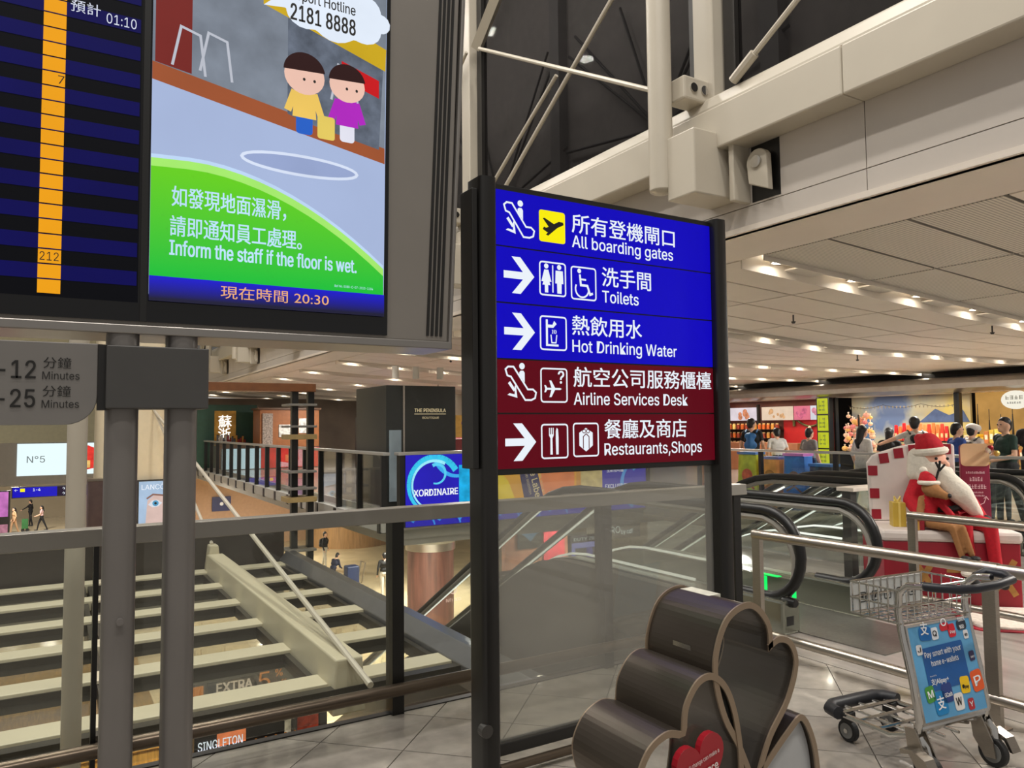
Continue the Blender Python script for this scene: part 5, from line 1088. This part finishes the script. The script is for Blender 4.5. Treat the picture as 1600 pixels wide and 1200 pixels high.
text('Blue Label', L_, 8.36, .9, .2, mat('led_label_gold', (226, 206, 150), emit=1.0), lp, w=.85, c=.0165, rot=-1.33, bold=.012); text('JOHNNIE WALKER', L_, 8.56, .9, .08, mat('led_label_gold', ()), lp, w=.8, c=.0165, rot=-1.33); text('BLENDED SCOTCH', L_, 8.24, .88, .07, mat('led_label_gold', ()), lp, w=.7, c=.0165, rot=-1.33)
lb('bottle_neck', MB().flat(L_, [(9.6, .3), (10.0, .34), (10.0, .7), (9.6, .74)], .0135), (214, 150, 60)); lb('bottle_cap', MB().flat(L_, rrect(9.72, .2, 10.3, .86, .06), .0142), (206, 186, 124), var=.35, sc_=5)
wl = mat('led_text', (240, 244, 250), emit=1.0)
text('XORDINAIRE', L_, 5.82, .3, .17, wl, lp, w=.93, c=.0165, bold=.03); text('全球免稅獨家', L_, 10.38, .78, .15, wl, lp, w=.56, c=.0165, bold=.015); text('全新限時版', L_, 10.42, .58, .15, wl, lp, w=.48, c=.0165, bold=.015); text('EXCLUSIVE', L_, 10.38, .22, .12, wl, lp, w=.6, c=.0165, bold=.03)
# soffit cone and curtain-printed column below
pc = thing('printed_column', (10.95, 23.5, -5), 'round column in the lower hall wrapped with a brown curtain print', 'column')
MB().cyl((10.95, 23.5, -5), (10.95, 23.5, -2.5), .78, n=36).build('print_wrap', mat('curtain_print', (92, 58, 50), .45, var=.45, scale=2.2, stretch=(3, 3, .25)), pc, smooth=True)
MB().cyl((10.95, 23.5, -2.5), (10.95, 23.5, -2.25), .84, n=36).build('collar', steel, pc, smooth=True); MB().cyl((10.95, 23.5, -2.25), (10.95, 23.5, -.6), .84, 1.7, n=36).build('capital', mat('capital_paint', (126, 124, 114), .5, var=.04), pc, smooth=True)
FD = Fr((10.95, 22.71, 0), (1, 0, 0), (0, 0, 1))
MB().line(FD, ell(.42, -3.72, .13, .18, 24), .03, .05, closed=True).line(FD, [(.28, -3.52), (.42, -3.5), (.56, -3.6)], .03, .05).build('emblem', mat('emblem_pink', (206, 186, 190), .5), pc)
text('DUTY ZERO', FD, .16, -4.15, .13, mat('emblem_pink', ()), pc, w=.55, c=.05)
# restaurants on the gallery level
gw = thing('restaurant_wall', (6.3, 33.1, 0), 'dark green restaurant wall with gold panel and white brush characters', 'wall panel')
MB().box(5.0, 33.1, 0, 7.35, 33.3, 2.6).build('green_wall', mat('restaurant_green', (40, 74, 62), .6, var=.08), gw)
MB().fbox(FX(33.1), 5.65, .9, 0, 6.5, 2.35, .03).build('gold_panel', mat('gold_leaf', (176, 132, 50), .35, .4, var=.25, scale=6), gw)
text('蘇', FX(33.1), 5.8, 1.7, .55, mat('brush_white', (250, 246, 236), emit=1.2), gw, c=.04, bold=.02); text('浙', FX(33.1), 5.8, 1.2, .52, mat('brush_white', ()), gw, c=.04, bold=.02)
def kiosk(name, x0, x1, y, z1, rgb, label, cat='kiosk', extra=None, dp=1.2):
    k_ = thing(name, ((x0 + x1) / 2, y, 0), label, cat); MB().box(x0, y, 0, x1, y + dp, z1).build('body', mat('kiosk_%d_%d_%d' % rgb, rgb, .5, var=.12), k_, bevel=.02); MB().box(x0 - .06, y - .06, z1, x1 + .06, y + dp + .06, z1 + .08).build('cornice', mat('kiosk_trim', (92, 62, 40), .5, var=.1), k_)
    if extra: extra(k_)
    return k_
def wood_extra(k_):
    for a, b_, w_, h_ in ((7.75, 1.25, .55, .5), (8.55, 1.4, .6, .6)): MB().fbox(FX(31.0), a, b_, 0, a + w_, b_ + h_, .03).build('framed_picture', mat('picture_pale', (206, 204, 198), .5, var=.5, scale=8), k_)
    MB().fbox(FX(31.0), 7.1, .0, 0, 7.5, 2.2, .05).build('lattice_panel', mat('lattice', (150, 136, 126), .5, var=.6, scale=18), k_)
kiosk('wood_kiosk', 7.0, 9.4, 31.0, 2.35, (150, 92, 50), 'wooden restaurant kiosk hung with framed pictures', extra=wood_extra)
kiosk('service_counter', 5.7, 6.9, 32.55, .95, (120, 76, 52), 'wooden restaurant counter behind the gallery railing', 'counter', dp=.4)
for k in range(14):
    x = 5.72 + .083 * k; c_ = random.choice(((200, 190, 180), (150, 40, 40), (190, 130, 60), (90, 90, 96)))
    j = thing('counter_item', (x, 32.75, 1.03), '%s container, %s from the left on the wooden restaurant counter' % ({200: 'pale', 150: 'red', 190: 'tan', 90: 'grey'}[c_[0]], (ORD + ['thirteenth', 'fourteenth'])[k]), 'container', 'things on the restaurant counter'); hh = random.uniform(.12, .35)
    MB().cyl((x, 32.75, 1.03), (x, 32.75, 1.03 + hh), .038, n=10).build('container', mat('counter_item_%d' % c_[0], c_, .4, var=.1), j); MB().cyl((x, 32.75, 1.03 + hh), (x, 32.75, 1.06 + hh), .04, n=10).build('lid', dark, j)
booth_r = mat('booth_seat_red', (110, 30, 32), .55, var=.12)
for k, (x, y) in enumerate(((8.0, 18.6), (8.6, 21.5), (9.9, 21.8), (11.2, 22.0), (9.2, 24.2), (13.0, 22.4), (10.6, 24.6), (12.0, 24.8), (13.6, 25.0))):
    j = thing('dining_bench', (x, y, 0), 'dark red booth seat in the gallery, %s in distance from the boutique column' % ORD[k], 'seat', 'red booth seats'); MB().box(x, y, 0, x + 1.1, y + .5, .45).build('seat', booth_r, j, bevel=.03); MB().box(x, y + .4, .45, x + 1.1, y + .55, 1.2).build('backrest', booth_r, j, bevel=.03)
for k, (x, y) in enumerate(((8.2, 17.8), (8.7, 20.7), (10.0, 21.0), (12.2, 21.6), (9.3, 23.4), (10.7, 23.8))):
    j = thing('dining_table', (x, y, 0), 'small wooden dining table in the gallery, %s in distance from the boutique column' % ORD[k], 'table', 'dining tables in the gallery'); MB().box(x, y, .72, x + .8, y + .6, .76).build('top', mat('dining_top', (170, 110, 66), .35, var=.1), j, bevel=.006); MB().cyl((x + .4, y + .3, 0), (x + .4, y + .3, .72), .04, n=10).build('leg', dark, j); MB().cyl((x + .4, y + .3, 0), (x + .4, y + .3, .03), .22, n=16).build('foot', dark, j)
pen = thing('boutique_column', (6.6, 14.6, 0), 'dark boutique column with gold hotel lettering behind the advert screen', 'shop column')
MB().box(5.78, 14.5, 0, 7.36, 16.3, 2.47).build('body', mat('boutique_dark', (52, 54, 52), .35, .2, var=.06), pen, bevel=.01); MB().box(6.14, 14.48, 0, 6.18, 14.52, 2.47).build('corner_trim', steel, pen)
MB().fbox(FX(14.5), 5.84, .1, 0, 6.1, 1.55, .02).build('showcase', mat('showcase_pale', (150, 166, 176), .2, var=.2, scale=1.2), pen)
gold_t = mat('gold_lettering', (226, 206, 160), emit=.8)
text('THE PENINSULA', FX(14.5), 6.4, 1.92, .1, gold_t, pen, w=.72, c=.01, bold=.01); text('BOUTIQUE', FX(14.5), 6.58, 1.78, .06, gold_t, pen, w=.38, c=.01); MB().fbox(FX(14.5), 6.4, 1.875, 0, 7.12, 1.885, .01).build('gold_rule', gold_t, pen)
for x in (5.9, 6.35, 6.9): MB().cyl((x, 14.3, 2.6), (x, 14.3, 2.85), .07, n=12).build('spotlight', trw, pen)
scn = thing('menu_screen', (10.6, 29.0, 0), 'blue and purple menu screen standing between the restaurants', 'screen')
MB().box(10.3, 29.0, 0, 11.6, 29.15, 2.0).build('stand', dark, scn); MB().fbox(FX(29), 10.3, 1.0, 0, 11.0, 1.65, .02).build('display', mat('menu_blue', (120, 160, 206), emit=.8, var=.3), scn); mp_ = MB().fbox(FX(29), 11.0, .8, 0, 11.5, 1.95, .02).build('menu_strip', mat('menu_purple', (70, 40, 190), emit=.9, var=.1), scn)
for k in range(4): MB().disc(FX(29), 11.25, 1.05 + .25 * k, .1, .025, ry=.06).build('dish_picture', mat('dish_pale', (210, 200, 230), emit=.9, var=.3), mp_)
tag(MB().box(11.9, 30, 0, 13.4, 31, 3.05).box(13.4, 30.2, 0, 20, 30.4, 3.05).build('wall_gallery', mat('gallery_wall', (206, 200, 186), .6, var=.04)), kind='structure')
tag(MB().box(4.9, 38, 0, 30, 38.2, 3.05).build('wall_far', mat('far_wall', (110, 96, 84), .7, var=.2, scale=1)), kind='structure')
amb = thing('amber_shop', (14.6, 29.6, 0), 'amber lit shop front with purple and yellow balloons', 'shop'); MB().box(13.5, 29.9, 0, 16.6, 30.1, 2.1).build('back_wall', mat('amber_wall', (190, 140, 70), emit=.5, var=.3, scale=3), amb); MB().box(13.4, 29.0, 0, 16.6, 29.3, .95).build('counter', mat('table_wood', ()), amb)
for (x, z, c_) in ((15.1, 1.75, (110, 60, 190)), (15.6, 1.35, (230, 220, 50)), (15.15, 1.3, (90, 50, 170)), (15.85, 1.75, (240, 236, 200))):
    j = thing('balloon', (x, 28.8, z), {110: 'purple balloon above the yellow one at the amber shop', 230: 'yellow balloon at the amber shop', 90: 'lower purple balloon at the amber shop', 240: 'pale balloon at the amber shop'}[c_[0]], 'balloon'); MB().ball((x, 28.8, z), .19, n=14).build('skin', mat('balloon_%d' % c_[0], c_, .25, emit=.35 if c_[0] > 200 else 0, var=.05), j, smooth=True); MB().cyl((x, 28.8, z - .19), (x, 28.8, z - .24), .01, .03, n=6).build('knot', mat('balloon_%d' % c_[0], ()), j)
person((11.6, 27.5, 0), 2.6, 1.66, 'dark haired person in maroon top by the white gallery wall', (70, 40, 44), (40, 40, 44)); person((12.3, 28, 0), 2.2, 1.62, 'person in black top near the amber shop counter', (26, 26, 28), (36, 36, 40))
# plank tower with twin black posts and brown beam
tw = thing('plank_tower', (4.78, 17, -5), 'twin black posts carrying grey and tan planks under a brown beam', 'structure frame')
for x in (4.52, 4.88): MB().box(x, 16.93, -2.6, x + .14, 17.07, 2.42).build('post', dark, tw)
MB().box(2.2, 16.8, 2.42, 5.02, 17.2, 2.6).build('beam', mat('beam_brown', (110, 66, 34), .5, var=.15), tw, bevel=.01)
for k, (z, m_) in enumerate(((2.1, 0), (1.62, 0), (1.36, 1), (.62, 0), (.25, 0), (-.02, 1), (-.5, 1), (-1.1, 0), (-1.8, 1))):
    MB().box(4.38, 16.7, z, 5.02, 17.3, z + (.05 if m_ == 0 else .11)).build('plank', mat('plank_%d' % m_, ((120, 116, 110), (150, 128, 84))[m_], .5, var=.15), tw, bevel=.006)
# far end of the void: bright perfume advert and slab
fe = tag(MB().box(-12, 36.1, -.6, 5.5, 44, -.25).build('floor_far_gallery', mat('slab_paint', ())), kind='structure')
n5 = thing('perfume_screen', (.2, 36, -.2), 'bright white perfume advert screen with a red box picture at the far end', 'screen')
FN = FX(36.0); MB().box(-12, 36.02, -.55, 5.2, 36.1, 1.12).build('band', mat('band_grey', (116, 112, 106), .5, var=.05), n5); pn = MB().fbox(FN, -1.25, -.2, 0, 1.64, 1.08, .02).build('lit_panel', mat('perfume_white', (226, 244, 246), emit=1.1), n5)
text('N°5', FN, -.92, .32, .36, mat('perfume_ink', (120, 130, 130), emit=.6), pn, w=.62, c=.025); MB().flat(FN, [(.68, .1), (1.0, .1), (1.0, .65), (.74, .62)], .024).flat(FN, [(1.02, -.05), (1.55, .05), (1.6, .8), (1.2, .98), (1.02, .75)], .024).build('red_box_picture', mat('perfume_red', (226, 60, 50), emit=1.0, var=.2), pn); MB().flat(FN, [(1.02, .02), (1.3, .06), (1.3, .35), (1.02, .38)], .026).build('bottle_picture', mat('perfume_amber', (250, 190, 110), emit=1.0, var=.3, scale=6), pn)
pn2 = thing('perfume_screen_strip', (7.4, 30.8, 0), 'pale blue and red advert screen seen through the gallery railing', 'screen')
FN2 = Fr((7.4, 30.8, 0), (1, 0, 0)); MB().fbox(FN2, -1.9, 0, -.05, 2.0, .85, 0).build('band', greym, pn2); MB().fbox(FN2, -1.85, .03, 0, -.4, .82, .02).build('lit_panel', mat('strip_pale', (196, 226, 234), emit=.9), pn2); MB().fbox(FN2, -.38, .03, 0, 1.95, .82, .02).build('lit_panel', mat('strip_red', (214, 66, 56), emit=.8, var=.4, scale=1.5), pn2)
dh = thing('far_hall_sign', (0, 50, -1.6), 'blue direction sign with yellow squares hanging in the lower hall', 'sign'); FH = FX(50)
MB().fbox(FH, -1.95, -2.12, -.1, 2.1, -1.5, 0).build('case', dark, dh); bp2 = MB().fbox(FH, -1.9, -2.08, 0, .2, -1.55, .02).build('blue_panel', sb, dh); MB().fbox(FH, .2, -2.08, 0, 2.05, -1.55, .02).build('dark_panel', mat('sign_dark', (26, 8, 40), emit=1.0), dh)
for a in (-1.55, .75, 1.85): MB().flat(FH, rect(a, -1.78, a + .22, -1.6), .024).build('yellow_square', yel, bp2)
text('← ', FH, -1.82, -1.75, .22, W_lit, bp2, c=.026); text('1-4', FH, -.95, -1.76, .2, W_lit, bp2, w=.35, c=.026, bold=.02); text('↑', FH, .45, -1.76, .22, W_lit, bp2, c=.026); text('↑', FH, .45, -2.03, .22, W_lit, bp2, c=.026); text('登機閘口', FH, .98, -1.76, .18, W_lit, bp2, w=.6, c=.026); text('行李', FH, .75, -2.03, .2, W_lit, bp2, w=.8, c=.026)
for x in (-1.6, 1.7): MB().cyl((x, 50.05, -1.5), (x, 50.05, -.6), .03, n=8).build('hanger', greym, dh)
ls = thing('lower_advert_panel', (-2.6, 48, -5), 'pink and blue lit advert panel standing in the lower hall', 'advert'); MB().box(-4.2, 48, -5, -1.92, 48.3, -1.55).build('case', dark, ls); MB().fbox(FX(48), -4.1, -2.9, 0, -2.0, -1.6, .02).build('lit_panel', mat('advert_pink', (206, 120, 196), emit=.9, var=.5, scale=1.2), ls); MB().fbox(FX(48), -4.1, -4.9, 0, -2.0, -3.3, .02).build('lower_panel', mat('advert_rose', (220, 150, 170), emit=.6, var=.3), ls)
person((-2.1, 58.5, -5), 1.9, 1.66, 'woman in long beige coat walking in the lower hall', (176, 140, 104), (150, 116, 86), hair='long', sleeves=1.0, stride=.2)
person((-1.3, 62.5, -5), 1.2, 1.8, 'man in black suit pointing one arm in the lower hall', (18, 18, 22), (16, 16, 20), sleeves=1.0, arms=[((-.3, .1, 1.25), (-.5, .3, 1.1)), ((.24, -.03, 1.13), (.25, .06, .9))])
person((-.6, 59.3, -5), 1.5, 1.62, 'woman in pale pink top and black trousers pushing a green trolley', (206, 170, 170), (20, 20, 24), hair='long', stride=.3, arms=[((-.22, .1, 1.1), (-.16, .34, 1.0)), ((.22, .1, 1.1), (.16, .34, 1.0))])
gt = thing('green_trolley', (-1.45, 59.4, -5), 'small green luggage trolley pushed in the lower hall', 'trolley'); MB().box(-1.7, 59.1, -4.8, -1.35, 59.6, -4.2).build('board', mat('trolley_green', (40, 96, 50), .5, var=.1), gt); MB().tube([(-1.3, 59.1, -4.3), (-1.22, 59.1, -4.0), (-1.22, 59.6, -4.0), (-1.3, 59.6, -4.3)], .03, 6).build('handle', dark, gt)
for (x, y) in ((-1.65, 59.15), (-1.4, 59.15), (-1.65, 59.5), (-1.4, 59.5)): MB().cyl((x, y, -4.9), (x, y + .05, -4.9), .1, n=10).build('wheel', tyre, gt)
tag(MB().box(-14, 68, -5, 12, 68.3, -.6).build('wall_lower_far', mat('lower_far_wall', (176, 160, 132), .4, var=.1, scale=.6)), kind='structure')
# ------------------------------------------------------------------ lower hall things right of the canopy
person((11.0, 27.8, -5), -.2, 1.76, 'man in black printed jacket standing on the lower hall floor', (20, 20, 22), (190, 184, 172), sleeves=1.0)
person((10.9, 35.0, -5), -2.2, 1.75, 'man in black jacket and pale trousers behind the dark canopy wall', (22, 22, 25), (196, 188, 172), sleeves=1.0, bag=((20, 20, 22), .06))
person((9.7, 30.2, -5), -1.0, 1.5, 'person crouching over a loaded luggage trolley', (30, 34, 54), (28, 28, 34), lean=.5, sleeves=1.0, arms=[((-.22, .2, 1.1), (-.16, .45, 1.0)), ((.22, .2, 1.1), (.16, .45, 1.0))])
lt = thing('loaded_trolley', (10.4, 30.0, -5), 'luggage trolley with a dark blue suitcase in the lower hall', 'trolley'); MB().box(10.15, 29.7, -4.75, 10.75, 30.3, -4.68).build('platform', steel, lt); MB().tube([(10.8, 29.75, -4.7), (10.95, 29.75, -3.9), (10.95, 30.25, -3.9), (10.8, 30.25, -4.7)], .03, 6).build('handle', steel, lt); MB().box(10.2, 29.75, -4.68, 10.7, 30.25, -4.0).build('suitcase', mat('suitcase_blue', (30, 44, 80), .5, var=.1), lt, bevel=.04)
for (x, y) in ((10.2, 29.75), (10.7, 29.75), (10.2, 30.25), (10.7, 30.25)): MB().cyl((x, y - .03, -4.87), (x, y + .03, -4.87), .13, n=12).build('wheel', tyre, lt)
wc = thing('wood_counter', (14.2, 40.5, -5), 'curved wooden counter below the gallery', 'counter'); MB().prism(FG, ell(14.6, 42, 2.2, 2.0, 24), -5, -3.7).build('body', mat('counter_oak', (150, 112, 70), .5, var=.2, scale=3, stretch=(4, 4, .4)), wc, smooth=True); MB().prism(FG, ell(14.6, 42, 2.3, 2.1, 24), -3.7, -3.6).build('top', mat('counter_top_pale', (200, 186, 160), .3, var=.05), wc)
tag(MB().box(5.6, 45, -5, 13, 45.3, -.6).build('wall_beige_shop', mat('beige_front', (186, 150, 118), .6, var=.06)), kind='structure'); tag(MB().box(13.5, 48, -5, 42, 48.3, -.6).build('wall_lower_back', mat('lower_back', (150, 120, 86), .5, var=.2, scale=.5)), kind='structure')
bd2 = thing('blue_info_panel', (7.6, 44.8, -2.6), 'small dark blue panel with a white mark on the beige shop front', 'sign'); MB().fbox(FX(44.95), 7.6, -3.0, 0, 8.6, -2.2, .05).build('panel', mat('panel_navy', (30, 36, 92), .4, var=.1), bd2); MB().disc(FX(44.95), 8.1, -2.6, .1, .055).build('mark', pw, bd2)
for k, (x, y, z, w_, h_, tx) in enumerate(((11.6, 20.6, -4.1, 1.15, .75, 'DUTY ZERO'), (17.1, 24, -3.9, 1.8, .95, 'DUTY ZERO'))):
    g = thing('perfume_stand', (x, y, -5), ('dark shop stand with lilac lit frame beside the printed column', 'dark shop stand with lilac lit frames behind the escalators')[k], 'display stand'); F9 = FX(y)
    MB().box(x, y, -5, x + w_, y + .6, z + h_ + .3).build('stand', mat('stand_dark', (36, 35, 38), .4, var=.08), g); lf = MB().band(F9, rect(x + .05, z - .3, x + w_ - .05, z + h_), rect(x + .2, z - .3, x + w_ - .2, z + h_ - .2), 0, .03).build('lit_frame', mat('lilac_lit', (150, 150, 232), emit=1.0, var=.1), g); text(tx, F9, x + .15, z + h_ + .08, .16, W_lit, g, w=w_ * .75, c=.01)
    MB().fbox(F9, x + w_ * .42, z - .28, 0, x + w_ * .58, z + h_ - .22, .02).build('bottle_picture', mat('bottle_lilac', (110, 100, 190), emit=.8, var=.3), g)
gsn = thing('flower_stand', (11.95, 20.2, -5), 'small green and red promotion stand near the printed column', 'display stand'); MB().prism(FX(20.2), [(11.75, -4.4), (12.3, -4.5), (12.05, -5.0), (11.9, -5.0)], -.2, 0).build('red_base', mat('promo_red', (190, 30, 50), .5, var=.1), gsn); MB().prism(FX(20.2), [(11.6, -3.95), (12.25, -4.0), (12.15, -4.45), (11.8, -4.4)], -.2, .01).build('green_leaf', mat('promo_green', (120, 176, 60), .5, var=.4, scale=8), gsn)
z_ = thing('shop_name_sign', (19.4, 23.9, -2.7), 'white lit shop name lettering hanging behind the escalators', 'sign'); MB().fbox(FX(24.0), 17.9, -2.95, -.05, 20.6, -2.3, 0).build('backing', mat('name_backing', (70, 66, 60), .6, var=.05), z_); text('ZERO', FX(24), 18.6, -2.72, .36, W_lit, z_, w=.95, c=.01); text('by cdf', FX(24), 19.6, -2.78, .24, W_lit, z_, w=.6, c=.01, bold=.02)
pp = thing('landscape_picture', (15.2, 23.9, -2.6), 'landscape picture of mountains on a shop wall behind the escalator', 'picture'); MB().fbox(FX(24), 14.7, -2.95, 0, 15.75, -2.2, .04).build('frame', dark, pp); MB().fbox(FX(24), 14.75, -2.9, .04, 15.7, -2.25, .045).build('sky', mat('pic_sky', (130, 176, 214), emit=.6, var=.1), pp); MB().flat(FX(24), [(14.75, -2.9), (15.7, -2.9), (15.7, -2.35), (15.5, -2.45), (15.25, -2.7), (14.95, -2.45), (14.75, -2.35)], .048).build('mountains', mat('pic_hills', (110, 106, 90), emit=.5, var=.4, scale=4), pp)
rc = thing('red_banner', (16.2, 24, -4), 'red and pink hanging banner beside the landscape picture', 'banner'); MB().fbox(FX(24), 15.85, -3.6, 0, 16.8, -2.1, .03).build('cloth', mat('banner_red', (176, 40, 60), .6, var=.4, scale=2, stretch=(6, 1, .5)), rc); MB().cyl((15.8, 23.97, -2.08), (16.85, 23.97, -2.08), .03, n=8).build('rod', steel, rc)
tag(MB().box(14.2, 24.05, -5, 17.0, 24.3, -.62).build('wall_brick_shop', mat('brick_brown', (130, 84, 62), .7, var=.2, scale=4)), kind='structure')
# shops under the canopy
gk = thing('gold_kiosk', (-1, 16, -5), 'golden ribbed wood kiosk roof under the glass canopy', 'kiosk'); MB().box(-7, 13.2, -5, 1.5, 19.0, -3.3).build('body', mat('gold_ribs', (170, 126, 56), .4, var=.35, scale=5, stretch=(8, .6, .6)), gk, bevel=.03)
MB().box(-7.1, 13.1, -3.3, 1.6, 19.1, -3.22).build('roof', mat('gold_ribs', ()), gk)
wk = thing('whisky_shop', (2.8, 13, -5), 'whisky shop front under the canopy with white and orange lettering', 'shop'); MB().box(1.65, 13.0, -5, 4.1, 13.4, -2.2).build('front', mat('whisky_dark', (52, 50, 48), .5, var=.1), wk); FWk = FX(13.0)
text('EXTRA', FWk, 2.3, -2.6, .2, mat('ext_white', (236, 214, 190), emit=.9), wk, w=.55, c=.01, bold=.04); text('5', FWk, 2.95, -2.68, .4, mat('ext_orange', (230, 140, 60), emit=.9), wk, c=.01); text('%', FWk, 3.22, -2.5, .16, mat('ext_orange', ()), wk, c=.01, bold=.02); text('off', FWk, 3.24, -2.66, .13, mat('ext_orange', ()), wk, c=.01, bold=.02)
st5 = [(2.26 + (.13 if k % 2 == 0 else .06) * math.sin(math.pi * k / 5), -2.72 + (.13 if k % 2 == 0 else .06) * math.cos(math.pi * k / 5)) for k in range(10)]; MB().flat(FWk, st5, .012).build('star', mat('star_orange', (244, 170, 40), emit=1.0), wk); MB().fbox(FWk, 1.75, -2.62, 0, 2.1, -2.45, .02).build('lit_box', mat('ext_orange', ()), wk)
for k in range(5): MB().fbox(FWk, 1.75 + .46 * k, -4.2, 0, 2.1 + .46 * k, -3.0, .03).build('shelf_bay', mat('bay_%d' % (k % 3), ((206, 190, 160), (150, 60, 40), (90, 110, 120))[k % 3], .4, emit=.5, var=.5, scale=9), wk)
sgt = thing('whisky_stand', (1.9, 10, -5), 'orange lit whisky stand with white lettering below the railing', 'display stand'); MB().box(1.52, 10.0, -5, 2.6, 10.4, -1.85).build('stand', mat('stand_dark', ()), sgt); MB().fbox(FX(10), 1.78, -2.27, 0, 2.12, -2.04, .01).build('orange_panel', mat('singleton_orange', (236, 130, 80), emit=.9, var=.2), sgt); text('SINGLETON', FX(10), 1.56, -2.285, .15, W_lit, sgt, w=.52, c=.02, bold=.01); text('in ®', FX(10), 1.78, -1.95, .07, W_lit, sgt, c=.01)
for k in range(5):
    x = 2.2 + .12 * k; j = thing('whisky_bottle', (x, 9.8, -2.5), 'amber whisky bottle on the ledge of the orange stand', 'bottle', 'bottles on the whisky stand'); MB().cyl((x, 9.8, -2.5), (x, 9.8, -2.3), .04, n=10).build('glass_body', mat('bottle_amber', (190, 120, 40), .2, var=.2), j); MB().cyl((x, 9.8, -2.3), (x, 9.8, -2.2), .015, n=8).build('neck', mat('bottle_amber', ()), j)
MB().box(2.12, 9.7, -2.54, 2.8, 10.0, -2.5).build('ledge', mat('dining_top', ()), sgt)
# far left upper structure: cream wall beyond the column
tag(MB().box(-14, 44.2, -.25, 5.4, 44.5, 9).build('wall_cream', mat('cream_wall', (206, 196, 160), .6, var=.05)), kind='structure')
for k in range(9): MB().cyl((-6 + 1.4 * k, 43.6, 2.6), (-5 + 1.4 * k, 43.6, 5.0), .05, n=6).build('roof_strut', nb, ext)
